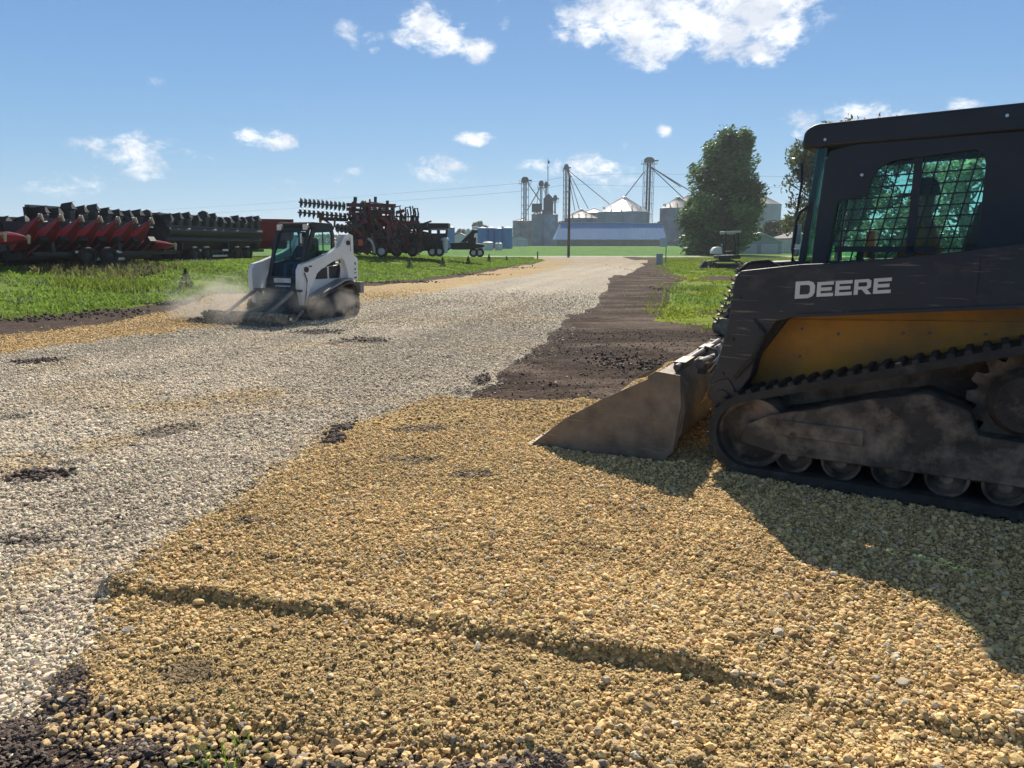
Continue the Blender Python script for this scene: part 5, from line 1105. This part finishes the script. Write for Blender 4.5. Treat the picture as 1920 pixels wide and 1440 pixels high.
# far tree belt left of the machinery and along the horizon
n = 26000; xx = rng.uniform(-420, 520, n); yy = rng.uniform(470, 500, n); hh = 5.5 * (.45 + .8 * fbm(xx * .03, xx * 0, 4, 400)); zz_ = 1 + rng.random(n) ** .8 * hh
c = np.stack([xx, yy, zz_], -1); u = rng.normal(size=(n, 3)); u /= np.linalg.norm(u, axis=1)[:, None]; v = np.cross(u, rng.normal(size=(n, 3))); v /= np.linalg.norm(v, axis=1)[:, None]
V = np.stack([c - u * 1.1, c - v * .9, c + u * 1.1, c + v * .9], 1).reshape(-1, 3)
tag(np_mesh('distant_wood', V, np.arange(n * 4).reshape(n, 4), mat_leaf2, np.repeat(np.array([.06, .085, .045])[None] * rng.uniform(.7, 1.3, (n, 1)), 4, 0)), 'far hazy belt of trees along the horizon', 'wood', None, 'stuff')
# saplings on the bank
for i, (px, pyb, pyt, wpx, lb) in enumerate(((350, 540, 503, 34, 'largest young conifer on the bank left of the white loader'), (768, 504, 484, 18, 'young conifer just right of the white loader on the bank'), (830, 500, 481, 13, 'second young conifer right of the white loader'), (878, 496, 480, 13, 'third young conifer right of the white loader'), (917, 492, 476, 10, 'fourth young conifer with thin brown stem on the bank'), (950, 489, 480, 8, 'smallest young conifer near the tip of the lawn'), (470, 536, 522, 14, 'tiny young conifer hidden beside the white loader'))):
    Y = 20.
    for _ in range(40):
        g_ = AT(px, pyb, Y); e_ = g_.z - zt(g_.x, Y); Y += e_ * 6
    X = g_.x; z0 = zt(X, Y); hh = AT(CX, pyt, Y).z - z0; w_ = wpx / F_PX * Y * .5
    rt = empty('sapling', (X, Y, z0), 0, lb, 'young tree', 'young conifers on the bank')
    MB().tube([(0, 0, -.02), (0, 0, hh * .9)], [.022, .006], 6).build('trunk', bark, rt)
    n = 1100; r_ = np.random.default_rng(60 + i); tz = r_.random(n) ** 1.2; a = r_.random(n) * 6.283; lv = np.floor(tz * 9) / 9 + .06; rr = (1.02 - tz) * w_ * r_.random(n) ** .5
    a = np.round(a / 1.05 + lv * 3.3) * 1.05 + r_.normal(0, .16, n)
    c = np.stack([rr * np.cos(a), rr * np.sin(a), tz * hh * .93 + .05 * hh - rr * .12], -1); u = np.stack([np.cos(a), np.sin(a), np.full(n, .45)], -1) + r_.normal(0, .35, (n, 3)); u /= np.linalg.norm(u, axis=1)[:, None]; v = np.cross(u, r_.normal(size=(n, 3))); v /= np.linalg.norm(v, axis=1)[:, None]
    l_ = .06 * hh + .01; V = np.stack([c - u * l_, c - v * l_ * .14, c + u * l_, c + v * l_ * .14], 1).reshape(-1, 3)
    np_mesh('crown', V, np.arange(n * 4).reshape(n, 4), mat_leaf2, np.repeat(np.array([.075, .105, .055])[None] * r_.uniform(.6, 1.4, (n, 1)), 4, 0), parent=rt)

# ------------------------------------------------------------ mini excavator on the right verge
def mini_excavator():
    p = G(1358, 503); rt = empty('mini_excavator', (p.x, p.y, 0), R(180), 'white and black mini excavator parked on the right verge, bucket on the grass', 'excavator')
    for s_ in (1, -1):
        make_track(rt, [(.75, .24, .22), (-.75, .24, .22)], s_ * .45, s_ * .75, wrub, .12, .05, .02)
        MB().prism([(.75, .10), (.8, .30), (-.8, .30), (-.75, .10)], s_ * .50, s_ * .72).build('track_frame', dk, rt, bevel=.02)
    MB().box((0, 0, .48), (.9, .9, .12)).cyl((0, 0, .42), (0, 0, .62), .38, n=24).build('turntable', dk, rt)
    MB().prism(chamfer([(.55, .60), (.55, .80), (-.75, .85), (-.85, .75), (-.80, .60)], .06), -.62, .62).build('platform', dk, rt, bevel=.02)
    MB().prism(chamfer([(.86, .90), (.86, 1.12), (.70, 1.32), (.30, 1.34), (.22, .86)], .08), -.45, .25).build('engine_hood', wht, rt, bevel=.04)
    for (x_, y_) in ((.10, .30), (.10, -.55), (-.72, .30), (-.72, -.55)): MB().beam((x_, y_, .85), (x_ * .96, y_, 2.22), .06).build('canopy_post', dk, rt)
    MB().prism(chamfer([(-.82, 2.22), (.22, 2.22), (.24, 2.30), (-.84, 2.34)], .03), -.65, .40).build('canopy_roof', whitew, rt, bevel=.02)
    MB().box((-.25, -.12, 1.0), (.45, .45, .14)).prism([(.0, 1.0), (.12, 1.0), (.20, 1.5), (.10, 1.5)], -.32, .08).build('seat', seat_m, rt, bevel=.03)
    bm_ = MB()
    bm_.prism([(-.62, .75), (-.50, .70), (-.52, 1.4), (-.40, 2.05), (-.50, 2.10), (-.64, 1.45)], -.10, .10); bm_.build('boom', dk, rt, bevel=.01)
    MB().prism([(.38, 2.12), (.38, 2.26), (-.52, 2.30), (-.60, 2.10)], -.07, .07).build('dipper', M('pale_arm', (.5, .5, .5), .5), rt, bevel=.01)
    MB().prism([(1.0, .12), (1.0, .45), (1.05, .48), (1.10, .15), (1.25, -.02)], -.7, .7).box((.85, .3, .3), (.5, .08, .12)).box((.85, -.3, .3), (.5, .08, .12)).build('blade', dk, rt, bevel=.01)
    MB().prism([(1.25, .04), (1.75, .02), (1.45, .48), (1.22, .42)], .2, .7).build('bucket', dk, rt, bevel=.015)
    MB().beam((.95, .4, .45), (1.3, .45, .40), .10).build('bucket_link', dk, rt)
    return rt
mini_excavator()

# trencher chain beyond the black loader
p = G(1352, 628); tr_ = empty('trencher', (p.x, p.y, 0), R(28), 'muddy trencher boom with toothed chain standing behind the black arm', 'trencher')
mudm = M('muddy_steel', (.25, .22, .17), .7, .4, .3, 12, .3, 60); top_ = Vector((.55, 0, 1.05)); bot_ = Vector((.05, 0, .16))
MB().beam(bot_ * 1.0, top_, .10, .06).build('boom', dk, tr_); MB().cyl((.02, -.10, .14), (.02, .10, .14), .14, n=20).build('nose_roller', mudm, tr_)
MB().box((.75, 0, .95), (.5, .5, .3)).box((1.0, 0, .45), (.4, .7, .75)).build('drive_housing', dk, tr_, bevel=.02)
d = (top_ - bot_).normalized(); nrm = Vector((-d.z, 0, d.x))
for k in range(8):
    c_ = bot_.lerp(top_, k / 7.) + nrm * .13
    MB().box(c_, (.11, .16, .035), Matrix.Rotation(-.5, 3, 'Y')).beam(c_, c_ + nrm * .09 + Vector((0, .07, .03)), .03).beam(c_, c_ + nrm * .09 + Vector((0, -.07, .03)), .03).build('chain_tooth', mudm, tr_, smooth=0)

# ------------------------------------------------------------ farm machinery on the left pad
dred = M('backlit_red_paint', (.15, .014, .019), .5, 0, .15, 2, 0, 40, ((.08, .05, .04), .3, 2)); mred = M('dark_red_paint', (.24, .024, .034), .42, 0, .15, 2, 0, 40, ((.20, .10, .08), .2, 2)); mblk = M('machine_black', (.016, .017, .019), .5, 0, .2, 2, 0, 40, ((.09, .08, .07), .2, 3)); mgrey = M('header_grey', (.07, .08, .085), .5, .2, .15, 3)  # harrow and cultivator red has the backlit shade put into its colour
poly_tip = M('worn_plastic_tip', (.45, .36, .26), .6, 0, .2, 6); tyre = M('tyre', (.02, .02, .02), .85, 0, .2, 6); rimw = M('pale_rim', (.6, .6, .58), .5); lampw = M('lamp_lens', (.8, .8, .8), .15)
def wheel(rt, c, r, w_, rim=rimw, axis=(0, 1, 0)):
    m_ = MB().lathe([(r * .58, -w_ / 2), (r * .9, -w_ / 2), (r, -w_ * .3), (r, w_ * .3), (r * .9, w_ / 2), (r * .58, w_ / 2), (r * .58, -w_ / 2)], n=24, ax='y'); o = m_.build('wheel', tyre, rt); o.location = c
    o2 = MB().lathe([(0, -w_ * .35), (r * .25, -w_ * .35), (r * .55, -w_ * .2), (r * .6, -w_ * .42), (r * .6, w_ * .42), (0, w_ * .3)], n=20, ax='y').build('rim', rim, o)
    if axis[0]: o.rotation_euler = (0, 0, R(90))
def LP(px, py, Y): return AT(px, py, Y)
# corn head: local x = pointing direction of the snouts, y = along the row (away from the viewer)
def corn_head(base, ang, n, label, tilt=38, end=True, first=True, pitch=.76, beam_z=.9, col=mred, up=False, bz=.72):
    rt = empty('corn_head', (base[0], base[1], bz), ang, label, 'corn head', 'corn heads parked behind the bank')
    L = pitch * n
    MB().box((-1.3, L / 2, beam_z), (.45, L + .3, .55)).box((-1.1, L / 2, beam_z - .38), (.9, L + .2, .25)).build('toolbar', mblk, rt, bevel=.03)
    MB().prism([(-1.75, .1), (-1.75, beam_z + .75), (-1.55, beam_z + .85), (-1.5, .1)], 0, L).build('back_sheet', mblk, rt, smooth=0)
    MB().cyl((-1.0, 0, beam_z - .05), (-1.0, L, beam_z - .05), .22, n=16).build('cross_auger', mblk, rt)
    ca, sa = math.cos(R(tilt)), math.sin(R(tilt))
    for k in range(n + 1):
        y_ = k * pitch; q = tilt
        if (k == n and end): ca_, sa_ = math.cos(R(4)), math.sin(R(4))
        else: ca_, sa_ = ca, sa
        def T(x, z): return (-1.0 + x * ca_ - z * sa_, beam_z - .05 + x * sa_ + z * ca_)
        w_ = .25; vs = []
        for (x, hw, z0, z1) in ((0, w_, -.20, .22), (.75, w_ * .95, -.20, .20), (1.25, w_ * .6, -.16, .10), (1.75, .04, -.10, -.04)):
            for (yy_, zz2) in ((-hw, z0), (hw, z0), (hw, z0 * .2 + z1 * .8), (hw * .35, z1), (-hw * .35, z1), (-hw, z0 * .2 + z1 * .8)):
                a = T(x, zz2); vs.append((a[0], y_ + yy_, a[1]))
        fs = [tuple(range(5, -1, -1)), tuple(range(18, 24))]
        for j in range(3):
            for i in range(6): fs.append((j * 6 + i, j * 6 + (i + 1) % 6, (j + 1) * 6 + (i + 1) % 6, (j + 1) * 6 + i))
        sn = MB().add(vs, fs).build('snout', col, rt, smooth=25, bevel=.01)
        a, b = T(1.58, -.08), T(1.80, -.02); c_ = T(1.76, -.26)
        MB().tube([(a[0], y_, a[1]), (b[0], y_, b[1])], [.055, .06], 8).tube([(b[0], y_, b[1]), (c_[0], y_, c_[1])], [.06, .035], 8).build('tip', poly_tip, sn)
        if k < n:
            ru = MB().box(T(.4, -.35)[:1] + (y_ + pitch / 2,) + T(.4, -.35)[1:], (1.1, .30, .22), Matrix.Rotation(-R(q), 3, 'Y')); ru.build('row_unit', mblk, rt)
            a, b = T(.1, -.45), T(.9, -.62); MB().beam((a[0], y_ + .1, a[1]), (b[0], y_ + .1, b[1]), .05).build('gatherer_guard', col, rt)
    return rt
A0 = LP(75, 404, 26); A1 = LP(292, 412, 30.4); dr_ = (A1 - A0); rowang = math.atan2(dr_.y, dr_.x); 
ang_h = rowang - math.pi / 2       # local y axis along the row
def row_base(tipx, tipz, P, ang, tilt=38):
    """place a head so that the first snout tip lands on P"""
    tx = -1.0 + 1.76 * math.cos(R(tilt)) + .06 * math.sin(R(tilt)); return (P.x - math.cos(ang) * tx, P.y - math.sin(ang) * tx)
b1 = row_base(0, 0, A0, ang_h); bz1 = A0.z - (.85 + 1.76 * math.sin(R(38)) - .03)
ch1 = corn_head(b1, ang_h, 7, 'dark red corn head with seven raised snouts behind the bank weeds', bz=bz1, end=True)
B0 = LP(52, 440, 24.5); b2 = row_base(0, 0, B0, ang_h, 8)
cx_, sy_ = math.cos(ang_h), math.sin(ang_h); tx_, ty_ = .76, 2.28
ch2 = corn_head((B0.x - (cx_ * tx_ - sy_ * ty_), B0.y - (sy_ * tx_ + cx_ * ty_)), ang_h, 3, 'nearer dark red corn head at the left edge, long level snout', tilt=6, bz=B0.z - 1.0, end=True)
ch3 = corn_head((b1[0] - 3.6, b1[1] - .8), ang_h, 4, 'red corn head half hidden behind the first row at far left', tilt=30, bz=1.2)
def trailer(base, ang, L, label, z0, wheels=((.25, .4),), col=mgrey, bz=.72):
    rt = empty('header_trailer', (base[0], base[1], bz), ang, label, 'trailer', 'header trailers')
    MB().beam((-.45, 0, z0), (-.45, L, z0), .14).build('rail', col, rt); MB().beam((.45, 0, z0), (.45, L, z0), .14).build('rail', col, rt)
    for k in range(4): MB().beam((-.45, L * (k + .5) / 4, z0), (.45, L * (k + .5) / 4, z0), .1).build('crossbar', col, rt)
    for y_ in wheels:
        for yy_ in y_:
            for s_ in (-.75, .75): wheel(rt, (s_, yy_ * L, .34), .34, .24, mblk, (1, 0, 0))
    for y_ in (.1, .55, .9): MB().box((0, y_ * L, z0 + .22), (1.3, .12, .35)).build('bracket', col, rt)
    for y_ in (.28, .52): MB().box((.62, y_ * L, z0 + .05), (.06, .5, .10)).build('lamp', lampw, rt, bevel=.02)
    MB().box((.58, L * .45, z0 - .22), (.05, 1.6, .10)).build('fender', rimw, rt, bevel=.02)
    return rt
trailer((b1[0] - .5, b1[1] + .2), ang_h, 6.0, 'header trailer carrying the red corn head', .45, ((.3, .45),), mblk)
# stacked black header with hooded upright snouts behind the red one
def black_header(base, ang, n, pitch, label, zl, zh, bz, fold=True, fwd=.5):
    rt = empty('corn_head', (base[0], base[1], bz), ang, label, 'corn head', 'corn heads parked behind the bank'); L = n * pitch
    MB().prism([(-.72, .15), (-.66, .15), (-.66, zl), (-.72, zl)], 0, L).build('skirt', mblk, rt, smooth=0); MB().prism([(-.7, zl), (.25, zl - .1), (.45, zl + .30), (.30, (zl + zh) / 2), (-.7, (zl + zh) / 2 + .1)], 0, L).build('frame', mblk, rt, bevel=.03)
    MB().cyl((.35, .1, (zl + zh) / 2 - .10), (.35, L - .1, (zl + zh) / 2 - .10), .25, n=18).build('auger', mblk, rt)
    MB().beam((.50, 0, (zl + zh) / 2 + .12), (.50, L, (zl + zh) / 2 + .12), .07).build('top_tube', mgrey, rt)
    MB().prism([(-.12, (zl + zh) / 2), (.0, (zl + zh) / 2), (-.02, zh - .20), (-.14, zh - .20)], 0, L).build('rear_sheet', mblk, rt, smooth=0); MB().prism([(-.05, zh - .20), (.16, zh - .22), (.14, zh - .12), (-.05, zh - .12)], 0, L * .98).build('ridge', mgrey, rt)
    q_ = random.Random(int(L * 100))
    for k in range(n):
        y_ = (k + .5) * pitch; w_ = pitch * .33; h0 = (zl + zh) / 2 + .16; dz = q_.uniform(-.16, .10)
        MB().prism([(.34, h0), (.50, h0), (.54, zh - .35 + dz), (.40, zh - .25 + dz), (.22, zh - .3 + dz)], y_ - w_ * .62, y_ + w_ * .62).build('row_divider', mgrey, rt, bevel=.03)
        t_ = q_.uniform(-.2, .25); w_ *= q_.uniform(.55, .95)
        hd = MB()
        hd.add([(.05, y_ - w_, zh - .32 + dz), (.62, y_ - w_, zh - .30 + dz), (.62, y_ + w_, zh - .30 + dz), (.05, y_ + w_, zh - .32 + dz), (.1, y_ - w_ * .5, zh - .08 + dz), (.5, y_ - w_ * .3, zh - .02 + dz), (.5, y_ + w_ * .3, zh - .02 + dz), (.1, y_ + w_ * .5, zh - .08 + dz), (.45 + t_, y_ + t_ * .5, zh + .02 + dz)],
               [(0, 3, 2, 1), (0, 1, 5, 4), (1, 2, 6, 5), (2, 3, 7, 6), (3, 0, 4, 7), (4, 5, 8), (5, 6, 8), (6, 7, 8), (7, 4, 8)])
        hd.build('hood', mblk, rt, bevel=.02)
    for k in range(4): MB().beam((-.2, L * (k + .5) / 4, .3), (.0, L * (k + .5) / 4, zl + .1), .14).build('stand', mgrey, rt)
    return rt
C0 = LP(296, 468, 33); C1 = LP(478, 468, 41.5); v_ = C1 - C0; an2 = math.atan2(v_.y, v_.x) - math.pi / 2; Lc = math.hypot(v_.x, v_.y)
black_header((C0.x, C0.y), an2, 12, Lc / 12, 'long black folded header with grey upright dividers behind the red corn head', .75, 2.34, .62)
trailer((C0.x, C0.y), an2, Lc, 'low header trailer with white lamps under the long black header', .45, ((.18, .30), (.62, .74)), mblk)
D0 = LP(58, 470, 28.5); D1 = LP(295, 466, 36); v_ = D1 - D0; an3 = math.atan2(v_.y, v_.x) - math.pi / 2; Ld_ = math.hypot(v_.x, v_.y)
black_header((D0.x, D0.y), an3, 11, Ld_ / 11, 'black corn head with pointed hoods behind the raised red snouts', .9, 2.42, .65)
E0 = LP(-60, 470, 26); 
black_header((E0.x, E0.y), an3, 3, .85, 'black header end rising above the red snouts at the left edge', .9, 1.95, .65)
# red grain cart between header and white cab
p = LP(508, 470, 47); gc = empty('grain_cart', (p.x, p.y, .72), R(-70), 'dark red hopper cart behind the cab of the white loader', 'grain cart')
MB().prism([(-1.6, 1.0), (1.6, 1.0), (2.1, 2.25), (-2.1, 2.25)], -1.3, 1.3).build('hopper', mred, gc, bevel=.03); MB().prism([(-.9, .5), (.9, .5), (1.5, 1.0), (-1.5, 1.0)], -.9, .9).build('lower_hopper', mred, gc)
for s_ in (-1, 1): wheel(gc, (.0, s_ * 1.35, .55), .55, .4, rimw)
MB().beam((1.5, 0, .6), (3.0, 0, .5), .15).build('drawbar', mblk, gc)

# folded disc harrow: stacked disc gangs on a red frame
def disc_gang(rt, a, b, n, r=.30, mat=None):
    a, b = Vector(a), Vector(b); g = MB().cyl(a, b, .05, n=8).build('gang_shaft', mblk, rt)
    d = (b - a).normalized()
    q = d.to_track_quat('Z', 'Y').to_matrix()
    for k in range(n):
        c = a.lerp(b, (k + .5) / n); m_ = MB(); prof = [(0.02, .13), (r * .5, .11), (r * .85, .05), (r, -.02)]
        m_.lathe(prof + [(r, -.04), (r * .8, -.02), (.02, -.01)], n=14); m_.v = [tuple(c + q @ Vector(v)) for v in m_.v]; m_.build('disc', mat or mgrey, g)
    for k in range(0, n, 3):
        c = a.lerp(b, (k + .5) / n); MB().beam(c, c + Vector((0, 0, -.34)), .05).build('hanger', mblk, g)
def harrow():
    Y = 47.; o = LP(665, 480, Y); rt = empty('disc_harrow', (o.x, o.y, .72), 0, 'tall folded red disc harrow with rows of discs above the white loader', 'disc harrow')
    def Q(px, py, dy=0): p_ = LP(px, py, Y + dy); return Vector((p_.x - o.x, p_.y - o.y, p_.z - .72))
    disc_gang(rt, Q(560, 379), Q(648, 387, 1), 11, .30); disc_gang(rt, Q(558, 398, .4), Q(650, 406, 1.4), 11, .27)
    disc_gang(rt, Q(630, 427, -.5), Q(668, 431, .5), 5, .27)
    fr = [((650, 384), (742, 386), .22), ((650, 392), (740, 400), .20), ((600, 410), (745, 416), .22), ((655, 436), (742, 440), .22), ((640, 458), (745, 462), .2), ((663, 380), (666, 470), .22), ((690, 378), (692, 474), .24), ((712, 384), (714, 474), .2), ((735, 384), (735, 474), .18), ((600, 400), (601, 422), .16), ((603, 408), (622, 422), .10), ((650, 400), (690, 440), .12), ((690, 400), (660, 440), .12), ((690, 400), (738, 452), .12), ((668, 450), (738, 405), .12), ((628, 408), (627, 425), .12), ((676, 382), (676, 470), .1), ((700, 382), (703, 470), .1), ((724, 382), (722, 470), .1)]
    for i, (a, b, w_) in enumerate(fr): MB().beam(Q(*a, (i % 3) * .8), Q(*b, (i % 4) * .7), w_).build('frame_beam', dred if i % 3 != 2 else mblk, rt)
    # rolling basket on top
    a, b = Q(680, 383), Q(722, 389, 1.5); bk = MB(); d = (b - a).normalized(); q = d.to_track_quat('Z', 'Y').to_matrix()
    for k in range(14):
        t = 6.283 * k / 14; o1 = q @ Vector((.22 * math.cos(t), .22 * math.sin(t), 0)); o2 = q @ Vector((.22 * math.cos(t + .5), .22 * math.sin(t + .5), 0)); bk.beam(a + o1, b + o2, .035)
    bk.cyl(a, a + d * .03, .23, n=16).cyl(b - d * .03, b, .23, n=16); bk.build('rolling_basket', M('galvanised_basket', (.30, .29, .27), .5, .4), rt, smooth=0)
    q_ = random.Random(4)
    for k in range(120):   # hoses, shanks, cylinders packed in the folded wings
        px, py = q_.uniform(647, 744), q_.uniform(394, 474); a = Q(px, py, q_.uniform(-.5, 2)); ln_ = q_.uniform(.3, .9); t = q_.choice((0, 1, 2))
        b = a + Vector(((ln_, 0, q_.uniform(-.2, .2)), (q_.uniform(-.15, .15), 0, ln_), (ln_ * .6, .3, -ln_ * .5))[t])
        MB().beam(a, b, q_.uniform(.06, .2)).build('shank', (mblk, dred, mblk, mblk)[k % 4], rt)
    for (x0_, x1_, y0_, y1_, dy_) in ((668, 712, 398, 440, 2.2), (650, 690, 440, 474, 2.4), (700, 742, 428, 474, 2.4), (712, 740, 404, 424, 2.2)):
        a, b = Q(x0_, y0_, dy_), Q(x1_, y1_, dy_); MB().box(((a.x + b.x) / 2, a.y, (a.z + b.z) / 2), (abs(b.x - a.x), .35, abs(a.z - b.z))).build('folded_wing', mblk, rt, bevel=.03)
    for (a, b) in (((644, 440), (742, 442)), ((650, 420), (742, 424)), ((646, 466), (744, 468))): disc_gang(rt, Q(*a, 1.2), Q(*b, 2.2), 12, .26, mblk)
    MB().tube([Q(690, 447, -1), Q(697, 453, -1), Q(701, 464, -1), Q(702, 474, -1)], .07).build('fender', M('pale_fender', (.5, .5, .5), .5), rt)
    MB().box(Q(676, 455, -1.2), (.28, .06, .38)).build('slow_sign', M('orange_sign', (.7, .08, .03), .4), rt, bevel=.03)
    for px in (718, 655): p_ = Q(px, 474); wheel(rt, (p_.x, p_.y - .4, .36), .38, .28)
    return rt
harrow()
def cultivator():
    Y = 50.; o = LP(760, 480, Y); rt = empty('field_cultivator', (o.x, o.y, .70), 0, 'folded dark cultivator with upright tines right of the disc harrow', 'cultivator')
    def Q(px, py, dy=0): p_ = LP(px, py, Y + dy); return Vector((p_.x - o.x, p_.y - o.y, p_.z - .70))
    for i, (a, b, w_) in enumerate((((726, 416), (785, 418), .18), ((726, 440), (790, 442), .18), ((726, 462), (790, 464), .2), ((738, 388), (738, 470), .14), ((760, 400), (761, 470), .16), ((782, 405), (784, 470), .16), ((728, 400), (780, 440), .1), ((780, 402), (735, 460), .1), ((722, 405), (786, 407), .1))): MB().beam(Q(*a, (i % 3) * .6), Q(*b, (i % 3) * .6), w_).build('frame_beam', mblk if i % 2 else dred, rt)
    for i, (px, pt) in enumerate(((729, 388), (737, 393), (744, 398), (751, 388), (756, 402), (761, 389), (765, 392), (770, 386), (775, 386), (779, 390), (784, 390))):
        a, b = Q(px, 418, (i % 3) * .5), Q(px - 1.5, pt, (i % 3) * .5); MB().tube([a, a.lerp(b, .6) + Vector((.05, 0, 0)), b], [.07, .06, .04], 6).build('tine', mblk, rt)
    for (x0, x1, y0, y1) in ((760, 771, 388, 416), (776, 784, 390, 416)): MB().ring([tuple((lambda v: (v.x, v.z))(Q(*c))) for c in ((x0, y1), (x1, y1), (x1, y0), (x0, y0))], [tuple((lambda v: (v.x, v.z))(Q(*c))) for c in ((x0 + 1.4, y1 - 1.4), (x1 - 1.4, y1 - 1.4), (x1 - 1.4, y0 + 1.4), (x0 + 1.4, y0 + 1.4))], 0, .05).build('tine_guard', mblk, rt)
    MB().beam(Q(740, 388), Q(752, 386), .06).build('top_bar', mblk, rt)
    q_ = random.Random(8)
    for k in range(130):
        px, py = q_.uniform(728, 792), q_.uniform(418, 474); a = Q(px, py, q_.uniform(-.5, 2)); ln_ = q_.uniform(.25, .8); b = a + Vector(((ln_, 0, q_.uniform(-.2, .2)) if k % 2 else (q_.uniform(-.15, .15), 0, ln_)))
        MB().beam(a, b, q_.uniform(.06, .20)).build('shank', (mblk, mblk, dred, mblk)[k % 4], rt)
    for (x0_, x1_, y0_, y1_, dy_) in ((730, 790, 436, 474, 1.8), (740, 770, 418, 436, 1.8)):
        a, b = Q(x0_, y0_, dy_), Q(x1_, y1_, dy_); MB().box(((a.x + b.x) / 2, a.y, (a.z + b.z) / 2), (abs(b.x - a.x), .35, abs(a.z - b.z))).build('folded_wing', mblk, rt, bevel=.03)
    for px in (745, 775): p_ = Q(px, 474); wheel(rt, (p_.x, p_.y - .3, .36), .36, .25, mgrey)
harrow_c = cultivator()
def planter():
    Y = 52.; o = LP(812, 480, Y); rt = empty('planter', (o.x, o.y, .68), 0, 'dark folded planter with flat top box and two pale wheels', 'planter')
    def Q(px, py, dy=0): p_ = LP(px, py, Y + dy); return Vector((p_.x - o.x, p_.y - o.y, p_.z - .68))
    a, b = Q(770, 424), Q(841, 424); MB().box(((a.x + b.x) / 2, .8, a.z), (b.x - a.x, 1.6, .42)).build('top_box', mblk, rt, bevel=.02)
    MB().box((Q(815, 432).x, .2, Q(815, 430).z), (1.9, .9, .10)).build('shelf', M('pinkish_grey', (.25, .22, .24), .6), rt)
    for i, (c, e, w_) in enumerate((((788, 420), (789, 472), .2), ((806, 430), (806, 472), .2), ((822, 430), (823, 466), .2), ((838, 420), (836, 470), .14), ((786, 448), (838, 446), .18), ((786, 462), (836, 462), .22), ((790, 436), (836, 460), .1))): MB().beam(Q(*c), Q(*e), w_).build('frame_beam', mblk, rt)
    a, b = Q(786, 436, .9), Q(838, 474, .9); MB().box(((a.x + b.x) / 2, a.y, (a.z + b.z) / 2), (abs(b.x - a.x), .3, abs(a.z - b.z) * .8)).build('tank_panel', mblk, rt, bevel=.03)
    for k in range(6):
        p_ = Q(790 + 9 * k, 446); MB().prism([(p_.x - .14, p_.z - .1), (p_.x + .14, p_.z - .1), (p_.x + .18, p_.z + .3), (p_.x - .18, p_.z + .3)], -.4, -.1).build('seed_hopper', mblk, rt, bevel=.02)
        MB().beam((p_.x, -.3, p_.z - .1), (p_.x + .1, -.3, p_.z - .65), .12).build('row_unit', mblk, rt)
    for px in (813.5, 826): p_ = Q(px, 474); wheel(rt, (p_.x, -.8, .33), .33, .25)
    p_ = Q(836, 462); MB().cyl((p_.x, -.6, p_.z - .45), (p_.x, -.6, p_.z + .4), .16, .19, n=14).lathe([(.30, p_.z + .4), (.24, p_.z + .55), (.01, p_.z + .62)], (p_.x, -.6, 0), 14).build('white_canister', M('pale_plastic', (.55, .62, .66), .5), rt)
planter()
def auger_cart():
    Y = 54.; o = LP(880, 478, Y); rt = empty('seed_tender', (o.x, o.y, .62), 0, 'low dark trailer with raised conveyor arm and two pale wheels', 'seed tender')
    def Q(px, py, dy=0): p_ = LP(px, py, Y + dy); return Vector((p_.x - o.x, p_.y - o.y, p_.z - .62))
    MB().prism([tuple((lambda v: (v.x, v.z))(Q(*c))) for c in ((844, 456), (872, 454), (908, 458), (908, 463), (880, 468), (850, 468))], -.6, .6).build('deck', mblk, rt, bevel=.03)
    MB().beam(Q(866, 457), Q(890, 433), .28).build('conveyor_arm', mblk, rt); MB().box(Q(890, 434), (.45, .4, .22)).build('spout_hood', mblk, rt, bevel=.03)
    MB().beam(Q(888, 434), Q(884, 458), .16).build('support', mblk, rt); MB().box(Q(885, 452), (.6, .7, .5)).build('engine_box', mblk, rt, bevel=.03)
    for k, px in enumerate((850, 856, 862)): MB().box(Q(px, 462), (.18, .9, .42)).build('hopper', mblk, rt, bevel=.03)
    MB().beam(Q(845, 464), Q(838, 470), .1).build('hitch', mblk, rt)
    for px in (889, 900.5): p_ = Q(px, 474); wheel(rt, (p_.x, -.7, .30), .31, .24)
auger_cart()

# ------------------------------------------------------------ thin summer haze
hz = MB().box((0, 0, 20), (10600, 10600, 46)).build('haze', None, smooth=0); hz.data.materials.clear()
hm = bpy.data.materials.new('haze_air'); hm.use_nodes = True; t = hm.node_tree; t.nodes.clear(); pv = mk(t, 'ShaderNodeVolumePrincipled')
pv.inputs['Color'].default_value = (.85, .92, 1, 1); pv.inputs['Density'].default_value = .00036; pv.inputs['Anisotropy'].default_value = .3
t.links.new(pv.outputs[0], mk(t, 'ShaderNodeOutputMaterial').inputs['Volume']); hz.data.materials.append(hm); tag(hz, 'thin pale summer haze over the whole site', 'haze', None, 'stuff')
